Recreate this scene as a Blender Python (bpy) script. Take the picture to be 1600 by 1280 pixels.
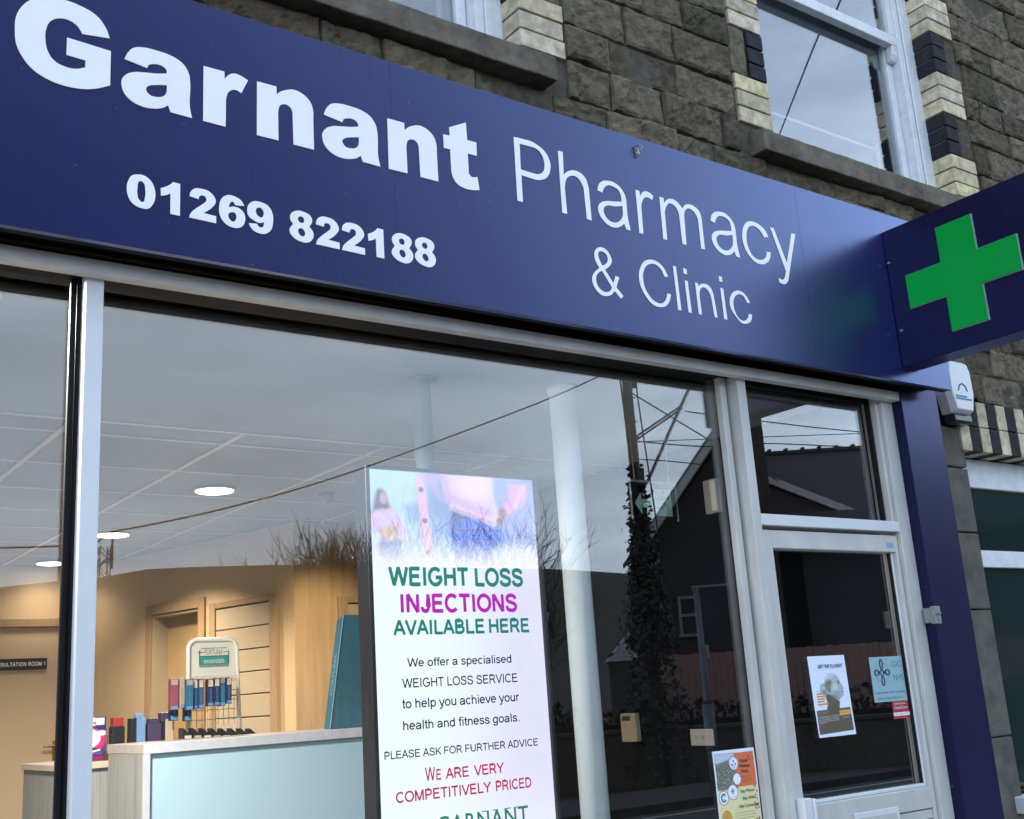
import bpy, bmesh, math, random
import numpy as np
from mathutils import Vector, Matrix, noise
R = math.radians
for _o in list(bpy.data.objects):
    bpy.data.objects.remove(_o)
sc = bpy.context.scene
COL = sc.collection

# ------------------------------------------------------------------ camera
cd = bpy.data.cameras.new('camera')
cam = bpy.data.objects.new('camera', cd); COL.objects.link(cam)
cd.sensor_fit = 'HORIZONTAL'; cd.sensor_width = 36.0
cd.lens = 1770.13 / 1600 * 36.0
cd.shift_x = 30.0 / 1600
cd.clip_start = 0.05; cd.clip_end = 5000
RT = [[0.817786394249652, -0.5723139826983509, -0.060680462985251066],
      [0.0928243631514632, 0.23521850255877894, -0.9674998158447012],
      [0.5679868405039662, 0.7855755605044988, 0.24548317203499834]]
right, down, fwd = (Vector(v) for v in RT)
cm = Matrix((( right.x, -down.x, -fwd.x, 0.0),
             ( right.y, -down.y, -fwd.y, 0.0),
             ( right.z, -down.z, -fwd.z, 1.6),
             (0, 0, 0, 1)))
cam.matrix_world = cm
sc.camera = cam

# ------------------------------------------------------------------ light and exposure
SUN_EL, SUN_AZ = 14.0, 40.0        # azimuth clockwise from +Y: low behind the building, the shop front is in shade
EXPOSURE = 1.5
SKY = 0.13
world = bpy.data.worlds.new('World'); sc.world = world; world.use_nodes = True
wn, wl = world.node_tree.nodes, world.node_tree.links
wn.clear()
w_out = wn.new('ShaderNodeOutputWorld'); w_bg = wn.new('ShaderNodeBackground')
sky = wn.new('ShaderNodeTexSky'); sky.sky_type = 'NISHITA'; sky.sun_disc = False
sky.sun_elevation = R(SUN_EL); sky.sun_rotation = R(SUN_AZ); sky.air_density = 1.0; sky.dust_density = 2.0; sky.ozone_density = 2.0
w_tc = wn.new('ShaderNodeTexCoord'); w_map = wn.new('ShaderNodeMapping'); w_map.inputs['Scale'].default_value = (1.6, 1.6, 9.0)
w_n = wn.new('ShaderNodeTexNoise'); w_n.inputs['Scale'].default_value = 2.2; w_n.inputs['Detail'].default_value = 7; w_n.inputs['Roughness'].default_value = 0.6
w_r = wn.new('ShaderNodeValToRGB'); w_r.color_ramp.elements[0].position = 0.30; w_r.color_ramp.elements[1].position = 0.70; w_r.color_ramp.elements[0].color = (0.45, 0.45, 0.45, 1)
w_mix = wn.new('ShaderNodeMix'); w_mix.data_type = 'RGBA'
w_gain = wn.new('ShaderNodeMath'); w_gain.operation = 'MULTIPLY'; w_gain.inputs[1].default_value = 0.72
wl.new(w_tc.outputs['Generated'], w_map.inputs['Vector']); wl.new(w_map.outputs['Vector'], w_n.inputs['Vector'])
wl.new(w_n.outputs['Fac'], w_r.inputs['Fac']); wl.new(w_r.outputs['Color'], w_gain.inputs[0]); 
w_sep = wn.new('ShaderNodeSeparateXYZ'); w_rng = wn.new('ShaderNodeMapRange'); w_mul = wn.new('ShaderNodeMath'); w_mul.operation = 'MULTIPLY'
w_rng.inputs['From Min'].default_value = 0.10; w_rng.inputs['From Max'].default_value = 0.50; w_rng.inputs['To Min'].default_value = 1.0; w_rng.inputs['To Max'].default_value = 0.42
wl.new(w_tc.outputs['Generated'], w_sep.inputs[0]); wl.new(w_sep.outputs['Z'], w_rng.inputs['Value']); wl.new(w_rng.outputs['Result'], w_mul.inputs[1])
wl.new(w_gain.outputs[0], w_mul.inputs[0]); wl.new(w_mul.outputs[0], w_mix.inputs['Factor'])
wl.new(sky.outputs['Color'], w_mix.inputs['A']); w_mix.inputs['B'].default_value = (9.5, 11.0, 13.3, 1)
wl.new(w_mix.outputs['Result'], w_bg.inputs['Color']); w_bg.inputs['Strength'].default_value = SKY
wl.new(w_bg.outputs['Background'], w_out.inputs['Surface'])

sd = bpy.data.lights.new('sun', 'SUN'); sd.energy = 0.5; sd.angle = R(30); sd.color = (1.0, 0.93, 0.84)
sun = bpy.data.objects.new('sun', sd); COL.objects.link(sun)
_sd = Vector((math.sin(R(SUN_AZ)) * math.cos(R(SUN_EL)), math.cos(R(SUN_AZ)) * math.cos(R(SUN_EL)), math.sin(R(SUN_EL))))
sun.rotation_euler = _sd.to_track_quat('Z', 'Y').to_euler()
vs = sc.view_settings
vs.view_transform = 'Standard'; vs.look = 'None'; vs.exposure = EXPOSURE; vs.gamma = 1.0; vs.use_curve_mapping = False
sc.cycles.use_denoising = True
sc.cycles.transparent_max_bounces = 24
sc.cycles.max_bounces = 10; sc.cycles.glossy_bounces = 6
sc.cycles.sample_clamp_indirect = 6.0

# ------------------------------------------------------------------ materials
def mat(name, col, rough=0.5, metal=0.0, spec=0.5, var=0.0, vscale=6.0, bump=0.0, bscale=60.0, stretch=(1, 1, 1),
        coat=0.0, attr=None, emit=0.0, col2=None, detail=6, rvar=0.0):
    m = bpy.data.materials.new(name); m.use_nodes = True
    nt = m.node_tree; n, l = nt.nodes, nt.links
    p = n['Principled BSDF']
    p.inputs['Roughness'].default_value = rough; p.inputs['Metallic'].default_value = metal
    p.inputs['Specular IOR Level'].default_value = spec; p.inputs['Coat Weight'].default_value = coat
    p.inputs['Base Color'].default_value = (*col, 1)
    src = None
    if attr:
        a = n.new('ShaderNodeAttribute'); a.attribute_name = attr; src = a.outputs['Color']
        l.new(src, p.inputs['Base Color'])
    if var or bump or rvar:
        tc = n.new('ShaderNodeTexCoord'); mp = n.new('ShaderNodeMapping'); mp.inputs['Scale'].default_value = stretch
        l.new(tc.outputs['Object'], mp.inputs['Vector'])
    if var or rvar:
        t = n.new('ShaderNodeTexNoise'); t.inputs['Scale'].default_value = vscale; t.inputs['Detail'].default_value = detail; t.inputs['Roughness'].default_value = 0.65
        l.new(mp.outputs['Vector'], t.inputs['Vector'])
    if var:
        r = n.new('ShaderNodeMapRange'); r.inputs['From Min'].default_value = 0.3; r.inputs['From Max'].default_value = 0.7
        l.new(t.outputs['Fac'], r.inputs['Value'])
        mx = n.new('ShaderNodeMix'); mx.data_type = 'RGBA'
        if col2 is not None:
            l.new(r.outputs['Result'], mx.inputs['Factor'])
            if src: l.new(src, mx.inputs['A'])
            else: mx.inputs['A'].default_value = (*col, 1)
            mx.inputs['B'].default_value = (*col2, 1)
        else:
            mx.blend_type = 'MULTIPLY'; mx.inputs['Factor'].default_value = 1.0
            cr = n.new('ShaderNodeMapRange'); cr.inputs['To Min'].default_value = 1 - var; cr.inputs['To Max'].default_value = 1 + var * 0.6
            l.new(t.outputs['Fac'], cr.inputs['Value']); cr.inputs['From Min'].default_value = 0.3; cr.inputs['From Max'].default_value = 0.7
            if src: l.new(src, mx.inputs['A'])
            else: mx.inputs['A'].default_value = (*col, 1)
            l.new(cr.outputs['Result'], mx.inputs['B'])
        l.new(mx.outputs['Result'], p.inputs['Base Color'])
    if rvar:
        rr = n.new('ShaderNodeMapRange'); rr.inputs['From Min'].default_value = 0.3; rr.inputs['From Max'].default_value = 0.7
        rr.inputs['To Min'].default_value = max(0.02, rough - rvar); rr.inputs['To Max'].default_value = rough + rvar
        l.new(t.outputs['Fac'], rr.inputs['Value']); l.new(rr.outputs['Result'], p.inputs['Roughness'])
    if bump:
        b = n.new('ShaderNodeTexNoise'); b.inputs['Scale'].default_value = bscale; b.inputs['Detail'].default_value = 8; b.inputs['Roughness'].default_value = 0.7
        l.new(mp.outputs['Vector'], b.inputs['Vector'])
        bp = n.new('ShaderNodeBump'); bp.inputs['Strength'].default_value = bump; bp.inputs['Distance'].default_value = 0.01
        l.new(b.outputs['Fac'], bp.inputs['Height']); l.new(bp.outputs['Normal'], p.inputs['Normal'])
    if emit:
        p.inputs['Emission Strength'].default_value = emit
        if src: l.new(src, p.inputs['Emission Color'])
        else: p.inputs['Emission Color'].default_value = (*col, 1)
    return m

def wood(name, c1, c2, rough=0.45, axis_scale=(9, 9, 0.7), wscale=1.6, dist=6.0, wave=0.35):
    m = bpy.data.materials.new(name); m.use_nodes = True
    nt = m.node_tree; n, l = nt.nodes, nt.links; p = n['Principled BSDF']; p.inputs['Roughness'].default_value = rough
    tc = n.new('ShaderNodeTexCoord'); mp = n.new('ShaderNodeMapping'); mp.inputs['Scale'].default_value = axis_scale
    w = n.new('ShaderNodeTexWave'); w.inputs['Scale'].default_value = wscale; w.inputs['Distortion'].default_value = dist; w.inputs['Detail'].default_value = 3; w.inputs['Detail Scale'].default_value = 1.2
    t = n.new('ShaderNodeTexNoise'); t.inputs['Scale'].default_value = 6; t.inputs['Detail'].default_value = 8
    mx = n.new('ShaderNodeMath'); mx.operation = 'MULTIPLY_ADD'; mx.inputs[1].default_value = wave
    r = n.new('ShaderNodeValToRGB'); r.color_ramp.elements[0].color = (*c2, 1); r.color_ramp.elements[1].color = (*c1, 1)
    r.color_ramp.elements[0].position = 0.25 + wave * 0.3; r.color_ramp.elements[1].position = 0.65 + wave * 0.3
    l.new(tc.outputs['Object'], mp.inputs['Vector']); l.new(mp.outputs['Vector'], w.inputs['Vector']); l.new(mp.outputs['Vector'], t.inputs['Vector'])
    l.new(w.outputs['Fac'], mx.inputs[0]); l.new(t.outputs['Fac'], mx.inputs[2]); l.new(mx.outputs[0], r.inputs['Fac'])
    l.new(r.outputs['Color'], p.inputs['Base Color'])
    return m

def glass(name, r0=0.07, k=0.55, power=3.2, tint=(0.9, 0.93, 0.93), rough=0.0):
    m = bpy.data.materials.new(name); m.use_nodes = True
    nt = m.node_tree; n, l = nt.nodes, nt.links
    n.remove(n['Principled BSDF']); out = n['Material Output']
    lw = n.new('ShaderNodeLayerWeight'); lw.inputs['Blend'].default_value = 0.5
    pw = n.new('ShaderNodeMath'); pw.operation = 'POWER'; pw.inputs[1].default_value = power
    ma = n.new('ShaderNodeMath'); ma.operation = 'MULTIPLY_ADD'; ma.inputs[1].default_value = k; ma.inputs[2].default_value = r0; ma.use_clamp = True
    tr = n.new('ShaderNodeBsdfTransparent'); tr.inputs['Color'].default_value = (*tint, 1)
    gl = n.new('ShaderNodeBsdfGlossy'); gl.inputs['Roughness'].default_value = rough; gl.inputs['Color'].default_value = (1, 1, 1, 1)
    mx = n.new('ShaderNodeMixShader')
    l.new(lw.outputs['Facing'], pw.inputs[0]); l.new(pw.outputs[0], ma.inputs[0]); l.new(ma.outputs[0], mx.inputs['Fac'])
    l.new(tr.outputs[0], mx.inputs[1]); l.new(gl.outputs[0], mx.inputs[2]); l.new(mx.outputs[0], out.inputs['Surface'])
    return m

M = {}
def flake_paint(name, base, k, power, rough, tint):
    m = mat(name, base, 0.5, spec=0.10, var=0.14, vscale=4, stretch=(5, 5, 0.5))
    nt = m.node_tree; n, l = nt.nodes, nt.links; p = n['Principled BSDF']; out = n['Material Output']
    sp = n.new('ShaderNodeTexNoise'); sp.inputs['Scale'].default_value = 55; sp.inputs['Detail'].default_value = 3; tc2 = n.new('ShaderNodeTexCoord')     # flecks of dirt
    l.new(tc2.outputs['Object'], sp.inputs['Vector']); sr = n.new('ShaderNodeMapRange'); sr.inputs['From Min'].default_value = 0.715; sr.inputs['From Max'].default_value = 0.76; sr.inputs['To Max'].default_value = 0.6
    l.new(sp.outputs['Fac'], sr.inputs['Value']); dm = n.new('ShaderNodeMix'); dm.data_type = 'RGBA'; dm.inputs['B'].default_value = (0.10, 0.10, 0.11, 1)
    l.new(p.inputs['Base Color'].links[0].from_socket, dm.inputs['A']); l.new(sr.outputs['Result'], dm.inputs['Factor']); l.new(dm.outputs['Result'], p.inputs['Base Color'])
    lw = n.new('ShaderNodeLayerWeight'); lw.inputs['Blend'].default_value = 0.5
    pw = n.new('ShaderNodeMath'); pw.operation = 'POWER'; pw.inputs[1].default_value = power
    ma = n.new('ShaderNodeMath'); ma.operation = 'MULTIPLY_ADD'; ma.inputs[1].default_value = k; ma.inputs[2].default_value = 0.004; ma.use_clamp = True
    gl = n.new('ShaderNodeBsdfGlossy'); gl.inputs['Roughness'].default_value = rough; gl.inputs['Color'].default_value = (*tint, 1)
    mx = n.new('ShaderNodeMixShader')
    l.new(lw.outputs['Facing'], pw.inputs[0]); l.new(pw.outputs[0], ma.inputs[0]); l.new(ma.outputs[0], mx.inputs['Fac'])
    l.new(p.outputs[0], mx.inputs[1]); l.new(gl.outputs[0], mx.inputs[2]); l.new(mx.outputs[0], out.inputs['Surface'])
    return m
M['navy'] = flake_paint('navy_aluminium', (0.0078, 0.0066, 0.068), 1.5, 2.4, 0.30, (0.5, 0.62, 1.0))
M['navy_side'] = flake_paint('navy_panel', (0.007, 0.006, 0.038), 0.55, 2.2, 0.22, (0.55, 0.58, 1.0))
M['black_soffit'] = mat('black_soffit', (0.005, 0.005, 0.006), 0.7, spec=0.2, var=0.3, vscale=9)
M['acrylic'] = mat('white_acrylic', (0.95, 0.91, 0.87), 0.35, spec=0.5, var=0.02)
M['green'] = mat('green_acrylic', (0.001, 0.33, 0.045), 0.35, spec=0.15)
M['alu'] = mat('silver_aluminium', (0.58, 0.555, 0.525), 0.42, metal=0.15, var=0.12, vscale=11, bump=0.03, bscale=200, stretch=(1, 1, 0.4), detail=9)
M['alu_bright'] = mat('bright_aluminium', (0.68, 0.69, 0.70), 0.38, metal=0.1, var=0.05, vscale=10)
M['gasket'] = mat('black_rubber', (0.005, 0.005, 0.006), 0.6, spec=0.25)
M['steel'] = mat('worn_steel', (0.33, 0.33, 0.34), 0.45, metal=0.7, var=0.4, vscale=60, bump=0.2, bscale=90)
M['glass'] = glass('window_glass', 0.050, 0.58, 2.1, (0.975, 0.985, 0.98))
M['glass_up'] = glass('old_window_glass', 0.085, 0.58, 2.1, (0.85, 0.88, 0.9))
M['stone'] = mat('pennant_stone', (0.08, 0.075, 0.06), 0.9, spec=0.2, attr='tone', var=0.5, vscale=22, bump=0.95, bscale=65, detail=9)
M['mortar'] = mat('dark_mortar', (0.115, 0.10, 0.078), 0.95, spec=0.1, var=0.4, vscale=20, bump=0.6, bscale=80)
M['ashlar'] = mat('smooth_ashlar', (0.125, 0.115, 0.095), 0.9, spec=0.2, var=0.4, vscale=9, bump=0.35, bscale=45)
M['sill'] = mat('weathered_sandstone', (0.21, 0.185, 0.14), 0.92, spec=0.2, var=0.55, vscale=12, bump=0.5, bscale=70, col2=(0.085, 0.073, 0.055))
M['cream'] = mat('cream_brick', (0.50, 0.42, 0.27), 0.8, spec=0.2, attr='tone', var=0.48, vscale=20, bump=0.35, bscale=90, detail=9)
M['dark_brick'] = mat('blue_black_brick', (0.028, 0.027, 0.034), 0.5, spec=0.45, attr='tone', var=0.3, vscale=18, bump=0.12, bscale=60)
M['paint'] = mat('white_gloss_paint', (0.74, 0.76, 0.78), 0.35, spec=0.5, var=0.12, vscale=22, bump=0.08, bscale=70)
M['plaster'] = mat('white_plaster', (0.30, 0.33, 0.345), 0.7, var=0.03, vscale=2)
M['tile'] = mat('ceiling_tile', (0.30, 0.30, 0.31), 0.85, var=0.06, vscale=40, bump=0.1, bscale=180)
M['tbar'] = mat('white_grid_bar', (0.52, 0.53, 0.53), 0.4)
M['tan_wall'] = mat('cream_wall_board', (0.62, 0.485, 0.325), 0.6, var=0.05, vscale=1.5)
M['wood_wall'] = wood('ash_wood_panel', (0.56, 0.42, 0.26), (0.45, 0.32, 0.19), axis_scale=(5, 5, 0.35), wscale=0.7, dist=9, wave=0.16)
M['oak'] = wood('oak_frame', (0.42, 0.30, 0.19), (0.33, 0.23, 0.14), axis_scale=(8, 8, 1.0))
M['grey_wood'] = wood('grey_wood_laminate', (0.27, 0.26, 0.23), (0.20, 0.19, 0.165), axis_scale=(12, 12, 0.8))
M['top_wood'] = wood('counter_top_laminate', (0.40, 0.33, 0.28), (0.34, 0.28, 0.235), axis_scale=(0.8, 12, 12))
M['edge'] = mat('pale_edging', (0.42, 0.41, 0.42), 0.45, var=0.1, vscale=30)
M['teal_glass'] = mat('pale_teal_back_painted_glass', (0.33, 0.44, 0.48), 0.12, spec=0.5)
M['door_leaf'] = mat('cream_door_leaf', (0.60, 0.50, 0.36), 0.5, var=0.03, vscale=2)
M['slat'] = mat('cream_slat', (0.46, 0.40, 0.31), 0.45, var=0.04, vscale=3)
M['groove'] = mat('dark_groove', (0.16, 0.12, 0.08), 0.7)
M['unlit_side'] = mat('unlit_side_wall', (0.003, 0.004, 0.006), 0.8, spec=0.08, var=0.2, vscale=3)  # side wall is only unlit: its shade is put into this colour
M['column'] = mat('white_column_paint', (0.84, 0.90, 0.92), 0.4, var=0.03)
M['grey_pipe'] = mat('blue_grey_pipe', (0.20, 0.27, 0.32), 0.4)
M['black'] = mat('black_plastic', (0.010, 0.010, 0.011), 0.35, var=0.1)
M['brass'] = mat('brass', (0.45, 0.30, 0.12), 0.3, metal=0.9)
M['floor'] = mat('grey_vinyl', (0.12, 0.11, 0.10), 0.5, var=0.2)
M['teal_card'] = mat('teal_card', (0.05, 0.15, 0.19), 0.4, var=0.08, vscale=8)
M['teal_edge'] = mat('pale_teal_edge', (0.20, 0.34, 0.38), 0.5)
M['offwhite'] = mat('off_white_plastic', (0.62, 0.58, 0.46), 0.4, var=0.05)
M['ivory'] = mat('ivory_plastic', (0.55, 0.49, 0.33), 0.4)
M['white_plastic'] = mat('white_plastic', (0.82, 0.83, 0.84), 0.35)
M['smoke'] = mat('smoked_lens', (0.02, 0.03, 0.035), 0.1, spec=0.7)
M['paper'] = mat('white_paper', (0.80, 0.82, 0.88), 0.6)
M['printed'] = mat('printed_paper', (1, 1, 1), 0.55, attr='tone')
M['ink'] = mat('dark_ink', (0.03, 0.03, 0.035), 0.6)
M['ink_blue'] = mat('blue_ink', (0.03, 0.06, 0.16), 0.6)
M['far_paving'] = mat('dark_far_paving', (0.06, 0.06, 0.058), 0.9, var=0.3, vscale=9)
M['asphalt'] = mat('asphalt', (0.075, 0.075, 0.08), 0.85, var=0.25, vscale=30, bump=0.3, bscale=120)
M['paving'] = mat('grey_paving', (0.42, 0.40, 0.37), 0.85, var=0.2, vscale=9)
M['marking'] = mat('road_paint', (0.55, 0.55, 0.52), 0.7, var=0.2, vscale=20)
M['grass'] = mat('rough_grass', (0.035, 0.04, 0.018), 0.95, var=0.4, vscale=0.2)
M['hill'] = mat('winter_hillside', (0.020, 0.020, 0.015), 0.95, var=0.4, vscale=0.05)
M['pole'] = mat('weathered_pole_timber', (0.075, 0.060, 0.045), 0.9, var=0.4, vscale=20, stretch=(1, 1, 0.1), bump=0.3)
M['galv'] = mat('galvanised_steel', (0.16, 0.17, 0.19), 0.5, metal=0.5, var=0.2)
M['cable'] = mat('black_cable', (0.004, 0.004, 0.004), 0.6)
M['ivy'] = mat('ivy_leaf', (0.006, 0.011, 0.004), 0.5, var=0.5, vscale=7)
M['twig'] = mat('bare_twig', (0.035, 0.026, 0.019), 0.9)
M['render_wall'] = mat('dark_rendered_wall', (0.03, 0.03, 0.036), 0.9, var=0.15, vscale=4)
M['slate'] = mat('slate_roof', (0.026, 0.026, 0.032), 0.7, var=0.4, vscale=9, stretch=(1, 1, 4))
M['barge'] = mat('pale_bargeboard', (0.42, 0.44, 0.46), 0.6, var=0.1)
M['fence'] = mat('red_brown_fence_board', (0.42, 0.23, 0.20), 0.85, var=0.3, vscale=8, stretch=(6, 6, 0.6))

# ------------------------------------------------------------------ building helpers
class MB:
    def __init__(s): s.v = []; s.f = []; s.c = []
    def add(s, vs, fs, col=None):
        o = len(s.v); s.v += [tuple(v) for v in vs]; s.f += [tuple(i + o for i in f) for f in fs]
        s.c += [col or (1, 1, 1)] * len(vs); return s
    def box(s, x0, x1, y0, y1, z0, z1, col=None):
        return s.add([(x0, y0, z0), (x1, y0, z0), (x1, y1, z0), (x0, y1, z0), (x0, y0, z1), (x1, y0, z1), (x1, y1, z1), (x0, y1, z1)],
                     [(0, 3, 2, 1), (4, 5, 6, 7), (0, 1, 5, 4), (1, 2, 6, 5), (2, 3, 7, 6), (3, 0, 4, 7)], col)
    def prism_y(s, pts, y0, y1, col=None):            # outline in X,Z (counter-clockwise seen from -Y), extruded along Y
        n = len(pts)
        vs = [(x, y0, z) for x, z in pts] + [(x, y1, z) for x, z in pts]
        fs = [tuple(range(n)), tuple(range(2 * n - 1, n - 1, -1))] + [((i + 1) % n, i, i + n, (i + 1) % n + n) for i in range(n)]
        return s.add(vs, fs, col)
    def prism_x(s, pts, x0, x1, col=None):            # outline in Y,Z
        n = len(pts)
        vs = [(x0, y, z) for y, z in pts] + [(x1, y, z) for y, z in pts]
        fs = [tuple(range(n)), tuple(range(2 * n - 1, n - 1, -1))] + [((i + 1) % n, i, i + n, (i + 1) % n + n) for i in range(n)]
        return s.add(vs, fs, col)
    def tube(s, pts, rad, n=8, cap=True, col=None):
        pts = [Vector(p) for p in pts]; m = len(pts)
        rr = rad if isinstance(rad, (list, tuple)) else [rad] * m
        vs, fs = [], []
        up = None
        for i, p in enumerate(pts):
            d = (pts[min(i + 1, m - 1)] - pts[max(i - 1, 0)]).normalized()
            if up is None:
                up = Vector((0, 0, 1)) if abs(d.z) < 0.9 else Vector((1, 0, 0))
            a = d.cross(up).normalized(); b = a.cross(d).normalized(); up = b
            for k in range(n):
                t = 2 * math.pi * k / n
                vs.append(p + a * (rr[i] * math.cos(t)) + b * (rr[i] * math.sin(t)))
        for i in range(m - 1):
            for k in range(n):
                fs.append((i * n + k, i * n + (k + 1) % n, (i + 1) * n + (k + 1) % n, (i + 1) * n + k))
        if cap:
            fs.append(tuple(range(n - 1, -1, -1))); fs.append(tuple((m - 1) * n + k for k in range(n)))
        return s.add(vs, fs, col)
    def lathe(s, prof, c, n=32, col=None):            # prof: (radius, z) about a vertical axis through c
        vs, fs = [], []
        for r, z in prof:
            for k in range(n):
                t = 2 * math.pi * k / n; vs.append((c[0] + r * math.cos(t), c[1] + r * math.sin(t), c[2] + z))
        for i in range(len(prof) - 1):
            for k in range(n):
                fs.append((i * n + k, i * n + (k + 1) % n, (i + 1) * n + (k + 1) % n, (i + 1) * n + k))
        fs.append(tuple(range(n - 1, -1, -1))); fs.append(tuple((len(prof) - 1) * n + k for k in range(n)))
        return s.add(vs, fs, col)
    def build(s, name, m, parent=None, bevel=0.0, smooth=False, fix=False):
        me = bpy.data.meshes.new(name); me.from_pydata(s.v, [], s.f)
        at = me.color_attributes.new('tone', 'FLOAT_COLOR', 'POINT')
        at.data.foreach_set('color', np.array([(*c, 1.0) for c in s.c], dtype=np.float32).ravel())
        me.validate(); me.update()
        if fix:
            b = bmesh.new(); b.from_mesh(me); bmesh.ops.recalc_face_normals(b, faces=b.faces); b.to_mesh(me); b.free()
        if smooth: me.polygons.foreach_set('use_smooth', [True] * len(me.polygons))
        o = bpy.data.objects.new(name, me); COL.objects.link(o)
        if m is not None: me.materials.append(m if not isinstance(m, str) else M[m])
        if parent is not None: o.parent = parent
        if bevel:
            bv = o.modifiers.new('bevel', 'BEVEL'); bv.width = bevel; bv.segments = 2; bv.limit_method = 'ANGLE'; bv.harden_normals = False
        return o

def tag(o, label=None, cat=None, group=None, kind=None):
    if label: o['label'] = label
    if cat: o['category'] = cat
    if group: o['group'] = group
    if kind: o['kind'] = kind
    return o
def thing(name, label, cat, loc=(0, 0, 0), rz=0.0, group=None):
    o = bpy.data.objects.new(name, None); COL.objects.link(o); o.location = loc; o.rotation_euler = (0, 0, rz)
    o.empty_display_size = 0.1
    return tag(o, label, cat, group)
def box(name, m, parent, *a, bevel=0.0):
    return MB().box(*a).build(name, m, parent, bevel)

_deps = None
def curve_mesh(cu):
    o = bpy.data.objects.new('tmp', cu); COL.objects.link(o)
    dg = bpy.context.evaluated_depsgraph_get(); dg.update()
    me = bpy.data.meshes.new_from_object(o.evaluated_get(dg))
    bpy.data.objects.remove(o)
    v = np.zeros(len(me.vertices) * 3); me.vertices.foreach_get('co', v)
    fs = [tuple(p.vertices) for p in me.polygons]
    bpy.data.meshes.remove(me)
    return v.reshape(-1, 3), fs
def text_shape(body, bold=0.0, spacing=1.0, extrude=0.0, res=5):
    cu = bpy.data.curves.new('t', 'FONT'); cu.body = body; cu.size = 1.0; cu.offset = bold; cu.space_character = spacing; cu.extrude = extrude; cu.resolution_u = res
    r = curve_mesh(cu); bpy.data.curves.remove(cu); return r
CAP = None
def text(mb, body, x0, x1, zb, zt, y, bold=0.0, spacing=1.0, depth=0.0, slant=0.0, lower=False):
    """fit one line of lettering between x0 and x1, baseline zb, capitals up to zt, on the plane Y = y facing -Y"""
    global CAP
    if CAP is None:
        CAP = text_shape('H')[0][:, 1].max()
    v, fs = text_shape(body, bold, spacing)
    cap = CAP + bold
    if lower: cap = v[:, 1].max()
    a, b = v[:, 0].min(), v[:, 0].max()
    X = x0 + (v[:, 0] - a) / (b - a) * (x1 - x0); Z = zb + v[:, 1] / cap * (zt - zb)
    Z = Z + slant * (X - x0)
    mb.add(np.stack([X, np.full(len(X), y), Z], 1).tolist(), fs)
    return mb

def sdpoly(px, py, pts):
    d = np.full(px.shape, 1e9); s = np.ones(px.shape)
    n = len(pts)
    for i in range(n):
        ax, ay = pts[i]; bx, by = pts[i - 1]
        ex, ey = bx - ax, by - ay; wx, wy = px - ax, py - ay
        t = np.clip((wx * ex + wy * ey) / (ex * ex + ey * ey + 1e-12), 0, 1)
        qx, qy = wx - ex * t, wy - ey * t
        d = np.minimum(d, qx * qx + qy * qy)
        c1 = py >= ay; c2 = py < by; c3 = ex * wy > ey * wx
        f = (c1 & c2 & c3) | (~c1 & ~c2 & ~c3)
        s = np.where(f, -s, s)
    return s * np.sqrt(d)
class Paint:                                            # a small printed picture: soft shapes mixed into a colour grid
    def __init__(s, w, h, asp, base):
        s.w, s.h, s.asp = w, h, asp
        u, v = np.meshgrid(np.linspace(0, 1, w), np.linspace(0, 1, h)); s.u, s.v = u, v
        s.im = np.ones((h, w, 3)) * np.array(base)
    def mix(s, a, col):
        a = np.clip(a, 0, 1)[..., None]; s.im = s.im * (1 - a) + np.array(col) * a
    def poly(s, pts, col, soft=0.01, op=1.0):
        d = sdpoly(s.u, s.v * s.asp, [(x, y * s.asp) for x, y in pts]); s.mix(op * np.clip(0.5 - d / (2 * soft), 0, 1), col)
    def ell(s, cx, cy, rx, ry, col, soft=0.15, op=1.0):
        d = np.sqrt(((s.u - cx) / rx) ** 2 + ((s.v - cy) / ry) ** 2); s.mix(op * np.clip((1 - d) / soft + 0.5, 0, 1), col)
    def grad(s, v0, v1, col, op=1.0, vert=True):
        c = s.v if vert else s.u; s.mix(op * np.clip((c - v0) / (v1 - v0), 0, 1), col)
    def line(s, x0, y0, x1, y1, r, col, op=1.0):
        px, py = s.u, s.v * s.asp; ay, by = y0 * s.asp, y1 * s.asp
        ex, ey = x1 - x0, by - ay; t = np.clip(((px - x0) * ex + (py - ay) * ey) / (ex * ex + ey * ey + 1e-12), 0, 1)
        d = np.hypot(px - x0 - ex * t, py - ay - ey * t); s.mix(op * np.clip(1.5 - d / r, 0, 1), col)
    def noise(s, amt, k=3, seed=0):
        rs = np.random.RandomState(seed); n = rs.rand(s.h, s.w)
        for _ in range(k): n = (n + np.roll(n, 1, 0) + np.roll(n, 1, 1) + np.roll(n, -1, 0) + np.roll(n, -1, 1)) / 5
        n = (n - n.mean()) / (n.std() + 1e-9); s.im = np.clip(s.im * (1 + amt * n[..., None]), 0, 1)
    def mesh(s, corner):                                 # corner(u, v) -> point
        mb = MB()
        vs = [corner(u, v) for v in np.linspace(0, 1, s.h) for u in np.linspace(0, 1, s.w)]
        w = s.w
        fs = [(j * w + i, (j + 1) * w + i, (j + 1) * w + i + 1, j * w + i + 1) for j in range(s.h - 1) for i in range(w - 1)]
        mb.add(vs, fs); mb.c = [tuple(c) for c in s.im.reshape(-1, 3)]
        return mb
def srgb(*c):
    return tuple(((x / 255) / 12.92 if x / 255 <= 0.04045 else ((x / 255 + 0.055) / 1.055) ** 2.4) for x in c)

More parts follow.
